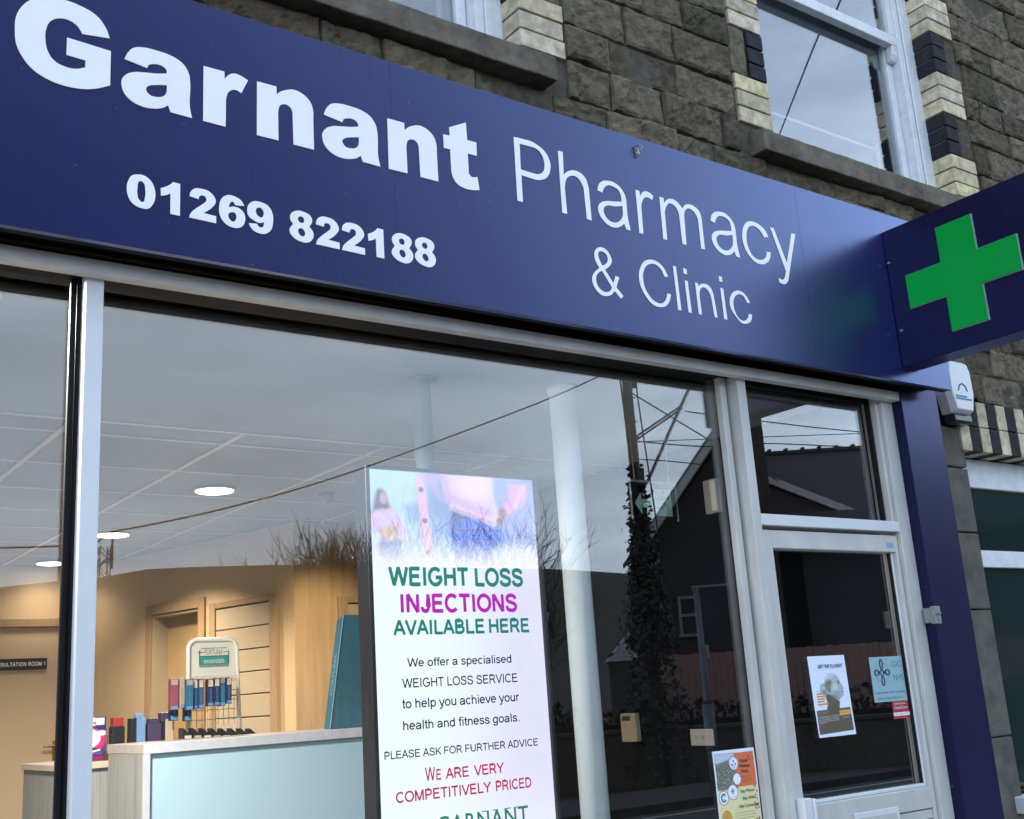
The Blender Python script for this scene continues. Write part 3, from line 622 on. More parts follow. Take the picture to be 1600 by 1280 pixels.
# ================================================================== fascia sign
fas = thing('fascia_sign', 'long dark blue shop sign with big white lettering and phone number above the window', 'shop sign', (0, 0, 0))
FB, FT, FF = 2.745, 3.496, 2.65
for a, b in ((-0.9, 1.6070), (1.6078, 3.4597), (3.4603, 4.332)):
    MB().box(a, b, FF, FF + 0.02, FB, FT).build('panel', 'navy', fas, bevel=0.0004)
MB().box(-0.9, 4.329, FF + 0.0215, 2.943, 2.792, FT - 0.03).build('sign_box', 'black_soffit', fas)
MB().box(-0.9, 4.329, FF + 0.0205, 2.80, 2.775, 2.7915).build('soffit', 'black_soffit', fas)
MB().box(-0.9, 4.329, FF + 0.0205, FF + 0.045, FB + 0.001, 2.7745).build('panel_return', 'black_soffit', fas)
GL = {"g":{"G":[[[0.766,3.311,1],[0.756,3.337,0],[0.731,3.366,0],[0.69,3.381,0],[0.65,3.385,0],[0.611,3.38,0],[0.572,3.36,0],[0.549,3.332,0],[0.537,3.299,0],[0.536,3.262,0],[0.541,3.224,0],[0.557,3.193,0],[0.58,3.168,0],[0.611,3.152,0],[0.65,3.144,0],[0.696,3.146,0],[0.732,3.156,0],[0.77,3.176,1],[0.77,3.275,1],[0.66,3.28,1],[0.66,3.231,1],[0.707,3.229,1],[0.707,3.209,1],[0.683,3.198,0],[0.656,3.197,0],[0.632,3.205,0],[0.616,3.225,0],[0.608,3.258,0],[0.609,3.288,0],[0.619,3.314,0],[0.638,3.328,0],[0.661,3.331,0],[0.683,3.322,0],[0.698,3.302,1]]],"a":[[[0.805,3.263,1],[0.814,3.285,0],[0.829,3.303,0],[0.857,3.312,0],[0.892,3.313,0],[0.931,3.309,0],[0.96,3.296,0],[0.976,3.274,0],[0.981,3.249,0],[0.981,3.171,0],[0.987,3.141,1],[0.929,3.143,1],[0.922,3.161,1],[0.908,3.15,0],[0.887,3.142,0],[0.857,3.139,0],[0.827,3.147,0],[0.809,3.162,0],[0.8,3.182,0],[0.8,3.203,0],[0.812,3.221,0],[0.833,3.233,0],[0.858,3.239,0],[0.893,3.246,0],[0.919,3.254,1],[0.914,3.267,0],[0.9,3.273,0],[0.879,3.27,0],[0.869,3.264,0],[0.865,3.254,1]],[[0.918,3.219,1],[0.891,3.212,0],[0.871,3.204,0],[0.863,3.194,0],[0.865,3.185,0],[0.875,3.177,0],[0.892,3.177,0],[0.906,3.182,0],[0.915,3.192,0],[0.918,3.203,0]]],"r":[[[1.019,3.306,1],[1.078,3.306,1],[1.079,3.284,1],[1.089,3.298,0],[1.104,3.308,0],[1.122,3.308,0],[1.147,3.299,1],[1.127,3.254,1],[1.114,3.259,0],[1.102,3.257,0],[1.09,3.247,0],[1.084,3.231,0],[1.082,3.206,0],[1.081,3.14,1],[1.018,3.141,1]]],"n":[[[1.174,3.304,1],[1.232,3.304,1],[1.233,3.28,1],[1.245,3.292,0],[1.265,3.303,0],[1.286,3.309,0],[1.314,3.303,0],[1.336,3.285,0],[1.345,3.26,0],[1.345,3.232,0],[1.345,3.136,1],[1.282,3.137,1],[1.281,3.232,0],[1.277,3.247,0],[1.266,3.255,0],[1.254,3.255,0],[1.243,3.248,0],[1.237,3.231,0],[1.236,3.214,0],[1.236,3.138,1],[1.172,3.138,1]]],"t":[[[1.815,3.328,1],[1.879,3.361,1],[1.88,3.3,1],[1.915,3.301,1],[1.914,3.254,1],[1.879,3.254,1],[1.879,3.189,0],[1.885,3.178,0],[1.894,3.176,0],[1.911,3.181,1],[1.916,3.137,1],[1.886,3.131,0],[1.854,3.132,0],[1.83,3.143,0],[1.818,3.162,0],[1.814,3.183,0],[1.814,3.252,1],[1.791,3.252,1],[1.791,3.298,1],[1.815,3.299,1]]],"0":[[[0.843,2.944,0],[0.861,2.945,0],[0.879,2.934,0],[0.889,2.914,0],[0.891,2.892,0],[0.885,2.87,0],[0.873,2.856,0],[0.855,2.854,0],[0.834,2.862,0],[0.822,2.88,0],[0.818,2.901,0],[0.822,2.924,0],[0.83,2.938,0]],[[0.853,2.928,0],[0.862,2.923,0],[0.865,2.909,0],[0.865,2.887,0],[0.859,2.871,0],[0.85,2.875,0],[0.845,2.888,0],[0.845,2.908,0],[0.847,2.923,0]]],"1":[[[0.937,2.944,1],[0.956,2.943,1],[0.956,2.853,1],[0.931,2.854,1],[0.931,2.911,1],[0.92,2.904,0],[0.906,2.899,1],[0.905,2.92,1],[0.92,2.928,0],[0.932,2.938,0]]],"2":[[[0.982,2.914,1],[0.985,2.928,0],[0.996,2.939,0],[1.015,2.942,0],[1.036,2.938,0],[1.049,2.926,0],[1.053,2.913,0],[1.045,2.897,0],[1.032,2.884,0],[1.019,2.874,1],[1.054,2.872,1],[1.054,2.852,1],[0.981,2.854,1],[0.985,2.867,0],[0.999,2.883,0],[1.018,2.9,0],[1.027,2.911,0],[1.025,2.921,0],[1.016,2.924,0],[1.008,2.919,0],[1.006,2.911,1]]],"6":[[[1.133,2.918,1],[1.125,2.931,0],[1.11,2.939,0],[1.087,2.94,0],[1.07,2.927,0],[1.063,2.903,0],[1.065,2.878,0],[1.076,2.86,0],[1.092,2.851,0],[1.112,2.85,0],[1.128,2.859,0],[1.135,2.875,0],[1.133,2.895,0],[1.121,2.907,0],[1.103,2.91,0],[1.089,2.905,1],[1.093,2.918,0],[1.101,2.924,0],[1.107,2.917,0],[1.109,2.915,1]],[[1.098,2.893,0],[1.088,2.884,0],[1.091,2.872,0],[1.101,2.866,0],[1.109,2.873,0],[1.111,2.883,0],[1.107,2.892,0]]],"9":[[[1.146,2.871,1],[1.155,2.856,0],[1.172,2.848,0],[1.192,2.849,0],[1.21,2.864,0],[1.216,2.888,0],[1.215,2.912,0],[1.203,2.932,0],[1.184,2.939,0],[1.161,2.938,0],[1.147,2.927,0],[1.142,2.909,0],[1.146,2.892,0],[1.161,2.882,0],[1.178,2.878,0],[1.19,2.883,1],[1.187,2.869,0],[1.179,2.865,0],[1.172,2.869,0],[1.17,2.874,1]],[[1.177,2.923,0],[1.168,2.917,0],[1.167,2.905,0],[1.174,2.896,0],[1.183,2.895,0],[1.189,2.904,0],[1.188,2.916,0]]],"8":[[[1.289,2.937,0],[1.311,2.937,0],[1.33,2.928,0],[1.334,2.914,0],[1.325,2.896,1],[1.336,2.882,0],[1.336,2.865,0],[1.322,2.849,0],[1.298,2.847,0],[1.275,2.857,0],[1.265,2.874,0],[1.276,2.895,1],[1.268,2.908,0],[1.27,2.924,0]],[[1.299,2.922,0],[1.291,2.915,0],[1.294,2.905,0],[1.304,2.903,0],[1.31,2.91,0],[1.308,2.919,0]],[[1.299,2.887,0],[1.291,2.88,0],[1.294,2.868,0],[1.304,2.863,0],[1.312,2.871,0],[1.309,2.882,0]]],"P":[[[2.067,3.359,1],[2.12,3.361,0],[2.162,3.354,0],[2.195,3.334,0],[2.211,3.304,0],[2.21,3.277,0],[2.194,3.245,0],[2.164,3.228,0],[2.138,3.225,0],[2.087,3.228,1],[2.085,3.133,1],[2.064,3.133,1]],[[2.089,3.34,1],[2.086,3.248,1],[2.131,3.246,0],[2.157,3.247,0],[2.178,3.26,0],[2.187,3.283,0],[2.185,3.309,0],[2.169,3.333,0],[2.14,3.341,0]]],"h":[[[2.25,3.354,1],[2.27,3.355,1],[2.266,3.269,1],[2.281,3.284,0],[2.307,3.296,0],[2.334,3.296,0],[2.359,3.281,0],[2.37,3.253,0],[2.372,3.223,0],[2.372,3.127,1],[2.352,3.128,1],[2.35,3.233,0],[2.339,3.261,0],[2.322,3.275,0],[2.302,3.275,0],[2.281,3.263,0],[2.269,3.238,0],[2.266,3.215,0],[2.267,3.129,1],[2.247,3.129,1]]],"a_thin":[[[2.411,3.245,1],[2.418,3.267,0],[2.434,3.284,0],[2.458,3.292,0],[2.491,3.292,0],[2.522,3.275,0],[2.538,3.247,0],[2.539,3.212,0],[2.539,3.177,0],[2.543,3.147,0],[2.547,3.125,1],[2.528,3.125,1],[2.52,3.146,1],[2.506,3.134,0],[2.481,3.123,0],[2.453,3.123,0],[2.427,3.137,0],[2.409,3.162,0],[2.408,3.185,0],[2.42,3.202,0],[2.444,3.213,0],[2.483,3.22,0],[2.518,3.226,1],[2.517,3.25,0],[2.507,3.268,0],[2.489,3.275,0],[2.463,3.276,0],[2.443,3.263,0],[2.432,3.242,1]],[[2.52,3.211,1],[2.485,3.202,0],[2.447,3.197,0],[2.432,3.184,0],[2.432,3.163,0],[2.448,3.145,0],[2.473,3.14,0],[2.498,3.15,0],[2.516,3.173,0]]],"r_thin":[[[2.589,3.287,1],[2.606,3.287,1],[2.609,3.265,1],[2.62,3.283,0],[2.639,3.292,0],[2.658,3.289,0],[2.672,3.281,1],[2.665,3.264,1],[2.648,3.27,0],[2.63,3.266,0],[2.615,3.248,0],[2.608,3.215,0],[2.606,3.124,1],[2.588,3.124,1]]],"m":[[[2.703,3.285,1],[2.722,3.285,1],[2.723,3.264,1],[2.737,3.28,0],[2.756,3.289,0],[2.784,3.286,0],[2.813,3.263,1],[2.827,3.279,0],[2.849,3.287,0],[2.872,3.285,0],[2.897,3.271,0],[2.906,3.244,0],[2.906,3.215,0],[2.906,3.122,1],[2.888,3.122,1],[2.888,3.228,0],[2.878,3.255,0],[2.859,3.268,0],[2.841,3.269,0],[2.823,3.253,0],[2.817,3.226,0],[2.813,3.122,1],[2.794,3.122,1],[2.793,3.225,0],[2.785,3.256,0],[2.766,3.269,0],[2.748,3.269,0],[2.731,3.252,0],[2.721,3.222,0],[2.719,3.123,1],[2.701,3.123,1]]],"c":[[[3.264,3.239,1],[3.241,3.233,1],[3.222,3.257,0],[3.195,3.269,0],[3.172,3.267,0],[3.152,3.252,0],[3.139,3.215,0],[3.142,3.174,0],[3.162,3.144,0],[3.189,3.134,0],[3.216,3.138,0],[3.236,3.153,0],[3.246,3.176,1],[3.266,3.177,1],[3.259,3.153,0],[3.24,3.131,0],[3.209,3.118,0],[3.175,3.119,0],[3.142,3.141,0],[3.12,3.178,0],[3.118,3.22,0],[3.134,3.261,0],[3.16,3.283,0],[3.187,3.287,0],[3.226,3.279,0],[3.252,3.261,0]]],"y":[[[3.282,3.284,1],[3.302,3.283,1],[3.354,3.147,1],[3.405,3.282,1],[3.427,3.283,1],[3.353,3.089,0],[3.344,3.071,0],[3.327,3.058,0],[3.309,3.057,0],[3.295,3.062,1],[3.295,3.078,1],[3.312,3.074,0],[3.326,3.08,0],[3.343,3.113,1]]],"amp":[[[2.473,2.864,1],[2.447,2.888,1],[2.43,2.872,0],[2.41,2.864,0],[2.383,2.866,0],[2.359,2.888,0],[2.352,2.914,0],[2.359,2.933,0],[2.375,2.95,0],[2.388,2.96,1],[2.374,2.984,0],[2.372,3.007,0],[2.381,3.026,0],[2.4,3.036,0],[2.421,3.034,0],[2.439,3.017,0],[2.446,2.996,0],[2.438,2.979,0],[2.412,2.958,1],[2.445,2.914,1],[2.457,2.943,1],[2.473,2.941,1],[2.456,2.902,1],[2.484,2.876,1]],[[2.4,3.022,0],[2.389,3.014,0],[2.389,2.996,0],[2.402,2.97,1],[2.423,2.984,0],[2.43,2.998,0],[2.424,3.015,0],[2.413,3.021,0]],[[2.398,2.952,1],[2.376,2.936,0],[2.369,2.917,0],[2.374,2.894,0],[2.392,2.88,0],[2.411,2.878,0],[2.427,2.885,0],[2.437,2.899,1]]],"C":[[[2.704,2.982,1],[2.688,2.979,1],[2.674,3.004,0],[2.65,3.018,0],[2.628,3.017,0],[2.603,3.004,0],[2.587,2.978,0],[2.583,2.949,0],[2.59,2.918,0],[2.612,2.889,0],[2.639,2.876,0],[2.663,2.878,0],[2.681,2.893,0],[2.693,2.919,1],[2.709,2.917,1],[2.699,2.892,0],[2.678,2.87,0],[2.655,2.863,0],[2.624,2.864,0],[2.593,2.886,0],[2.572,2.919,0],[2.565,2.954,0],[2.573,2.988,0],[2.595,3.019,0],[2.625,3.032,0],[2.659,3.03,0],[2.688,3.011,0]]],"l":[[[2.734,3.028,1],[2.748,3.028,1],[2.752,2.865,1],[2.737,2.865,1]]],"i":[[[2.785,2.983,1],[2.799,2.982,1],[2.802,2.863,1],[2.787,2.864,1]],[[2.784,3.028,1],[2.799,3.028,1],[2.8,3.007,1],[2.784,3.008,1]]],"n_thin":[[[2.836,2.983,1],[2.85,2.982,1],[2.851,2.969,1],[2.862,2.98,0],[2.882,2.986,0],[2.907,2.98,0],[2.921,2.959,0],[2.925,2.929,0],[2.931,2.864,1],[2.917,2.865,1],[2.911,2.932,0],[2.903,2.956,0],[2.883,2.971,0],[2.865,2.967,0],[2.854,2.952,0],[2.851,2.929,0],[2.852,2.864,1],[2.838,2.865,1]]],"c_small":[[[3.114,2.949,1],[3.098,2.947,1],[3.085,2.968,0],[3.066,2.975,0],[3.047,2.97,0],[3.03,2.954,0],[3.023,2.932,0],[3.027,2.902,0],[3.047,2.877,0],[3.07,2.873,0],[3.089,2.883,0],[3.102,2.905,1],[3.117,2.903,1],[3.106,2.877,0],[3.083,2.864,0],[3.056,2.863,0],[3.03,2.883,0],[3.008,2.912,0],[3.006,2.94,0],[3.021,2.97,0],[3.047,2.986,0],[3.074,2.987,0],[3.101,2.97,0]]]},"rep":[["a2","a",0.574,-0.007],["n2","n",0.418,-0.004],["2b","2",0.364,-0.006],["2c","2",0.445,-0.008],["1b","1",0.606,-0.009],["8b","8",0.323,-0.004],["8c","8",0.402,-0.002],["a_thin2","a_thin",0.543,-0.002],["i2","i",0.179,0.001]]}
def glyph_word(name, items, m, depth=0.0024):
    mb = MB()
    for key, dx, dz in items:
        cu = bpy.data.curves.new('g', 'CURVE'); cu.dimensions = '2D'; cu.fill_mode = 'BOTH'; cu.extrude = depth / 2; cu.resolution_u = 8
        cu.bevel_depth = 0.0
        for cont in GL['g'][key]:
            sp = cu.splines.new('BEZIER'); sp.bezier_points.add(len(cont) - 1); sp.use_cyclic_u = True
            n = len(cont)
            for i, (bp, (x, zz, c)) in enumerate(zip(sp.bezier_points, cont)):
                P0, P1, P2 = Vector((*cont[i - 1][:2], 0)), Vector((x, zz, 0)), Vector((*cont[(i + 1) % n][:2], 0))
                bp.co = P1; bp.handle_left_type = bp.handle_right_type = 'FREE'
                if c:
                    bp.handle_left = P1 + (P0 - P1) / 3; bp.handle_right = P1 + (P2 - P1) / 3
                else:
                    t = ((P1 - P0).normalized() + (P2 - P1).normalized())
                    t = t.normalized() if t.length > 1e-6 else (P2 - P0).normalized()
                    if cont[i - 1][2] and (P1 - P0).length > 0.05: t = (P1 - P0).normalized()
                    if cont[(i + 1) % n][2] and (P2 - P1).length > 0.05: t = (P2 - P1).normalized()
                    bp.handle_left = P1 - t * (P1 - P0).length * 0.36; bp.handle_right = P1 + t * (P2 - P1).length * 0.36
        v, fs = curve_mesh(cu); bpy.data.curves.remove(cu)
        mb.add([(p[0] + dx, FF - depth / 2 - 0.0006 - p[2], p[1] + dz) for p in v], fs)
    return mb.build(name, m, fas, fix=False)
RP = {r[0]: r for r in GL['rep']}
def it(k): return (RP[k][1], RP[k][2], RP[k][3]) if k in RP else (k, 0, 0)
glyph_word('shop_name_lettering', [it(k) for k in ('G', 'a', 'r', 'n', 'a2', 'n2', 't')], 'acrylic', 0.0024)
glyph_word('phone_number_lettering', [it(k) for k in ('0', '1', '2', '6', '9')], 'acrylic')
glyph_word('phone_number_lettering', [it(k) for k in ('8', '2b', '2c', '1b', '8b', '8c')], 'acrylic')
glyph_word('thin_lettering', [it(k) for k in ('P', 'h', 'a_thin', 'r_thin', 'm', 'a_thin2', 'c', 'y')], 'acrylic', 0.0018)
glyph_word('small_thin_lettering', [it(k) for k in ('amp', 'C', 'l', 'i', 'n_thin', 'i2', 'c_small')], 'acrylic', 0.0018)
hk = MB(); hk.tube([(2.608, FF, 3.455), (2.610, FF - 0.02, 3.458), (2.620, FF - 0.024, 3.452), (2.617, FF - 0.018, 3.437)], 0.0035, 6)
hk.tube([(2.611, FF, 3.446), (2.612, FF - 0.012, 3.442), (2.613, FF - 0.012, 3.425), (2.612, FF - 0.004, 3.418)], 0.004, 6); hk.box(2.606, 2.616, FF - 0.003, FF - 0.0005, 3.43, 3.46)
tag(hk.build('cable_hook', 'steel', None), 'small bent metal hook sticking out near the top edge of the blue sign', 'hook')

# ================================================================== projecting sign with the green cross
pj = thing('projecting_sign', 'dark blue box sign with a green cross standing out from the wall over the door', 'projecting sign', (4.0, 2.65, 3.1))
pj.location = (0, 0, 0)
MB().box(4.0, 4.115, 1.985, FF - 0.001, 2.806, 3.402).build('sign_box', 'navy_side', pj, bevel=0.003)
def cross_pts(cy, cz, hy, hz, wy, wz):
    return [(cy - hy, cz - wz), (cy - wy, cz - wz), (cy - wy, cz - hz), (cy + wy, cz - hz), (cy + wy, cz - wz), (cy + hy, cz - wz), (cy + hy, cz + wz), (cy + wy, cz + wz), (cy + wy, cz + hz), (cy - wy, cz + hz), (cy - wy, cz + wz), (cy - hy, cz + wz)]
MB().prism_x(cross_pts(2.321, 3.104, 0.245, 0.220, 0.080, 0.0725), 3.992, 3.9995).build('cross_edge', mat('cross_edge_trim', (0.35, 0.42, 0.40), 0.4), pj, fix=True)
MB().prism_x(cross_pts(2.321, 3.104, 0.243, 0.218, 0.078, 0.0705), 3.988, 3.9915).build('green_cross', 'green', pj, fix=True)
for y, zz in ((2.63, 3.255), (2.62, 2.955)):
    MB().tube([(3.9985, y, zz), (3.985, y, zz)], 0.005, 10).build('fixing_bolt', 'steel', pj)

# ================================================================== shopfront
sf = thing('shopfront', 'silver aluminium shop window frame with large panes and a glazed door', 'shopfront', (0, 0, 0))
Yf = 2.80
def al(name, *a, m='alu', bevel=0.002): return MB().box(*a).build(name, m, sf, bevel)
al('header_rail', -0.9, 4.111, 2.76, 2.7985, 2.7035, 2.742)
MB().box(-0.9, 4.111, 2.799, 2.92, 2.7185, 2.765).build('gasket_strip', 'gasket', sf)
al('mullion', 0.767, 0.812, Yf - 0.001, 2.84, 0.2, 2.718, m='alu_bright'); al('mullion', 3.162, 3.208, Yf - 0.001, 2.86, 0.2, 2.718)
MB().box(0.762, 0.817, 2.841, 2.872, 0.2, 2.7175).build('gasket_strip', 'gasket', sf)
MB().box(3.150, 3.2075, 2.861, 2.872, 0.2, 2.7175).build('gasket_strip', 'gasket', sf)
al('glazing_bead', 3.118, 3.149, 2.845, 2.873, 0.2, 2.7175); al('glazing_bead', 0.745, 0.760, 2.858, 2.873, 0.2, 2.7175, m='gasket')
al('jamb', 4.036, 4.111, Yf, 2.90, 0.1, 2.718); al('jamb_bead', 4.014, 4.0355, Yf + 0.015, 2.87, 2.1945, 2.718, m='alu')
al('transom_bar', 3.2085, 4.0355, Yf, 2.88, 2.152, 2.194, m='alu_bright')
al('bottom_rail', -0.9, 3.161, Yf, 2.92, 0.2, 0.40)
al('sill_rail', -0.9, 0.766, 2.86, 2.90, 0.4005, 0.46); al('sill_rail', 0.8125, 3.16, 2.861, 2.90, 0.4005, 0.46)
def pane(x0, x1, y, z0, z1): return MB().box(x0, x1, y, y + 0.006, z0, z1).build('window_pane', 'glass', sf)
pane(-0.9, 0.758, 2.876, 0.44, 2.728); pane(0.816, 3.135, 2.876, 0.44, 2.728)
pane(3.209, 4.034, 2.862, 2.196, 2.728)
fl = MB(); fl.box(3.2095, 4.0125, 2.842, 2.8615, 2.1945, 2.203); fl.box(3.2095, 4.0125, 2.842, 2.8615, 2.700, 2.7184); fl.box(3.2095, 3.222, 2.842, 2.8615, 2.2035, 2.6995); fl.box(4.0, 4.0125, 2.842, 2.8615, 2.2035, 2.6995); fl.build('fanlight_bead', 'gasket', sf)
# door
door = MB()
door.box(3.216, 3.275, 2.818, 2.872, 0.16, 2.138); door.box(4.0125, 4.0325, 2.818, 2.872, 0.16, 2.138)
door.box(3.2755, 4.012, 2.818, 2.872, 2.070, 2.138); door.box(3.2755, 4.012, 2.818, 2.872, 1.085, 1.163)
dr = door.build('door', 'alu', sf, bevel=0.003)
MB().prism_y([(4.002, 1.163), (4.012, 1.163), (4.012, 2.07), (4.002, 2.07)], 2.834, 2.85).build('glazing_bead', 'alu_bright', dr, bevel=0.003)
MB().box(3.992, 4.0015, 2.840, 2.850, 1.165, 2.068).build('gasket_strip', 'gasket', dr)
MB().box(3.2755, 4.001, 2.834, 2.85, 1.1635, 1.176).build('glazing_bead', 'alu_bright', dr, bevel=0.003)
MB().box(3.2755, 4.0015, 2.851, 2.857, 1.16, 2.075).build('pane', 'glass', dr)
rib = MB()
zz = 1.082
while zz > 0.2:
    rib.box(3.2755, 4.012, 2.826, 2.86, zz - 0.036, zz - 0.002); zz -= 0.038
rib.build('ribbed_panel', 'alu', dr, bevel=0.004)
lb = MB(); lb.box(3.53, 3.79, 2.812, 2.8175, 1.035, 1.112); lb.build('letter_plate', 'alu_bright', dr, bevel=0.002)
MB().box(3.55, 3.77, 2.808, 2.8115, 1.052, 1.095).build('letter_flap', 'alu', dr, bevel=0.003)
hd = MB(); hd.box(3.214, 3.256, 2.765, 2.816, 0.85, 1.195); hd.box(3.2565, 3.270, 2.758, 2.816, 0.85, 1.192)
hd.build('pull_handle', 'alu_bright', dr, bevel=0.004)
st = MB(); st.box(3.958, 4.0, 2.8165, 2.8175, 2.088, 2.108); st.build('maker_label', mat('pale_blue_label', (0.25, 0.38, 0.55), 0.5), dr)
# pilaster cladding right of the door
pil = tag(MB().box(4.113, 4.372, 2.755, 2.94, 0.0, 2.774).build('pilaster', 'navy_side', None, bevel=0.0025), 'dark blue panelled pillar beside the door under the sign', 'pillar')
lk = MB(); lk.box(4.088, 4.128, 2.735, 2.754, 1.775, 1.845); lk.box(4.093, 4.1125, 2.754, 2.79, 1.78, 1.84); lk.tube([(4.114, 2.737, 1.818), (4.114, 2.727, 1.818)], 0.008, 10); lk.tube([(4.108, 2.737, 1.792), (4.108, 2.729, 1.792)], 0.006, 10)
tag(lk.build('shutter_lock', 'steel', None, bevel=0.002), 'worn grey metal lock box fixed on the corner of the blue pillar', 'lock')

# alarm box
al_ = thing('alarm_box', 'white shield-shaped burglar alarm box with dark base on the stone wall', 'alarm box', (0, 0, 0))
def shield(s, y0, y1, cx=4.735, cz=2.842, taper=1.0):
    p = [(-0.095, 0.10), (-0.075, 0.145), (0.075, 0.145), (0.095, 0.10), (0.098, -0.02), (0.072, -0.112), (-0.072, -0.112), (-0.098, -0.02)]
    return [(cx + x * s, cz + z * s) for x, z in reversed(p)]
ab = MB(); a1, a2 = shield(1.0, 0, 0), shield(0.86, 0, 0)
n = len(a1)
ab.add([(x, 2.925, z) for x, z in a1] + [(x, 2.875, z) for x, z in a1] + [(x, 2.845, z) for x, z in a2],
       [tuple(range(n - 1, -1, -1)), tuple(range(2 * n, 3 * n))] + [(i + o * n, (i + 1) % n + o * n, (i + 1) % n + (o + 1) * n, i + (o + 1) * n) for i in range(n) for o in (0, 1)])
ab.build('cover', 'white_plastic', al_, bevel=0.004, fix=True)
MB().box(4.665, 4.805, 2.86, 2.925, 2.685, 2.7295).build('strobe_base', 'smoke', al_, bevel=0.012)
lg = MB()
lg.prism_y([(4.672, 2.792), (4.795, 2.792), (4.795, 2.800), (4.672, 2.800)], 2.8435, 2.8447); lg.prism_y([(4.672, 2.804), (4.76, 2.804), (4.76, 2.812), (4.672, 2.812)], 2.8435, 2.8447)
lg.tube([(4.70, 2.8445, 2.835), (4.712, 2.8445, 2.86), (4.735, 2.8445, 2.87), (4.758, 2.8445, 2.86), (4.77, 2.8445, 2.835)], 0.004, 6)
lg.build('emblem', mat('teal_print', (0.08, 0.25, 0.35), 0.5), al_)

# ================================================================== the shop interior
room = thing('shop_room', 'warmly lit shop interior with white tiled ceiling and cream walls behind the glass', 'room', (0, 0, 0))
CZ = 2.80
box('floor', 'floor', room, -3.0, 4.2, 2.93, 9.4, 0.30, 0.35)
MB().box(-3.0, 4.2, 2.93, 4.585, CZ, CZ + 0.05).build('plain_ceiling', 'plaster', room)
MB().box(-3.0, 4.2, 4.5855, 9.4, CZ + 0.006, CZ + 0.05).build('tile_ceiling', 'tile', room)
tb = MB(); tb.box(-3.0, 4.2, 4.5855, 4.612, CZ - 0.006, CZ + 0.0055)
for y in (4.842, 5.475, 6.108, 6.741, 7.374, 8.007, 8.64): tb.box(-3.0, 4.2, y - 0.010, y + 0.010, CZ - 0.002, CZ + 0.0055)
for k in range(-5, 5):
    x = 1.965 + 0.735 * k
    if x < 4.15: tb.box(x - 0.013, x + 0.013, 4.613, 9.3, CZ - 0.003, CZ + 0.0052)
tb.build('ceiling_grid', 'tbar', room)
MB().box(-3.1, 2.587, 9.30, 9.40, 0.35, CZ).build('wall', 'tan_wall', room)
MB().box(-3.1, -3.0, 2.93, 9.30, 0.35, CZ).build('wall', 'tan_wall', room)
MB().box(4.2, 4.305, 2.945, 6.80, 0.35, CZ + 0.05).build('wall', 'unlit_side', room)
MB().box(3.235, 4.3, 6.801, 6.90, 0.35, CZ).build('wall', 'wood_wall', room)
# angled wall with a doorway: its own axes, +x away from the street along the wall, +y into the shop
BA = math.atan2(0.968, -0.251)
ang = thing('angled_wall', 'cream angled wall of the shop with an open doorway between frame and slatted panel', 'wall', (3.235, 6.80, 0), BA)
wm = MB(); wm.box(0.002, 1.02, -0.10, 0.0, 0.35, CZ - 0.001); wm.box(1.60, 2.58, -0.10, 0.0, 0.35, CZ - 0.001); wm.box(1.02, 1.60, -0.10, 0.0, 2.345, CZ - 0.001)
wm.build('wall_board', 'tan_wall', ang)
fm = MB(); fm.box(0.948, 1.02, 0.0005, 0.02, 0.35, 2.405); fm.box(1.60, 1.667, 0.0005, 0.02, 0.35, 2.405); fm.box(1.0205, 1.5995, 0.0005, 0.02, 2.335, 2.405)
fm.build('door_frame', 'oak', ang, bevel=0.003)
lm = MB(); lm.box(1.585, 1.5995, -0.30, -0.001, 0.35, 2.33); lm.box(1.021, 1.035, -0.30, -0.001, 0.35, 2.33); lm.box(1.036, 1.584, -0.30, -0.001, 2.315, 2.333)
lm.build('door_lining', 'slat', ang)
MB().box(1.036, 1.584, -0.16, -0.12, 0.35, 2.314).build('door_leaf', mat('honey_door', (0.50, 0.36, 0.19), 0.5, var=0.05), ang)
def slat_panel(parent, x0, x1, z1, name_label, world=False, y=0.0):
    t = MB()
    t.box(x0, x1, y + 0.001, y + 0.012, 0.95, z1 - 0.03)
    g = t.build('slat_panel', 'groove', parent)
    s = MB(); zz = z1 - 0.05
    while zz > 1.0:
        s.box(x0 + 0.05, x1 - 0.05, y + 0.012, y + 0.026, zz - 0.138, zz); zz -= 0.146
    s.build('slats', 'slat', g, bevel=0.003)
    f = MB(); f.box(x0 - 0.02, x0 + 0.048, y + 0.001, y + 0.035, 0.95, z1); f.box(x1 - 0.048, x1 + 0.02, y + 0.001, y + 0.035, 0.95, z1); f.box(x0 + 0.0485, x1 - 0.0485, y + 0.001, y + 0.035, z1 - 0.04, z1)
    f.build('frame', 'oak', g, bevel=0.003)
    return g
slat_panel(ang, 0.17, 0.85, 2.345, '')
back = thing('slatwall_display', 'oak framed cream slatted display panel on the wood grain wall behind the teal board', 'display panel', (4.12, 6.80, 0), math.pi)
slat_panel(back, 0.02, 0.56, 2.305, '')
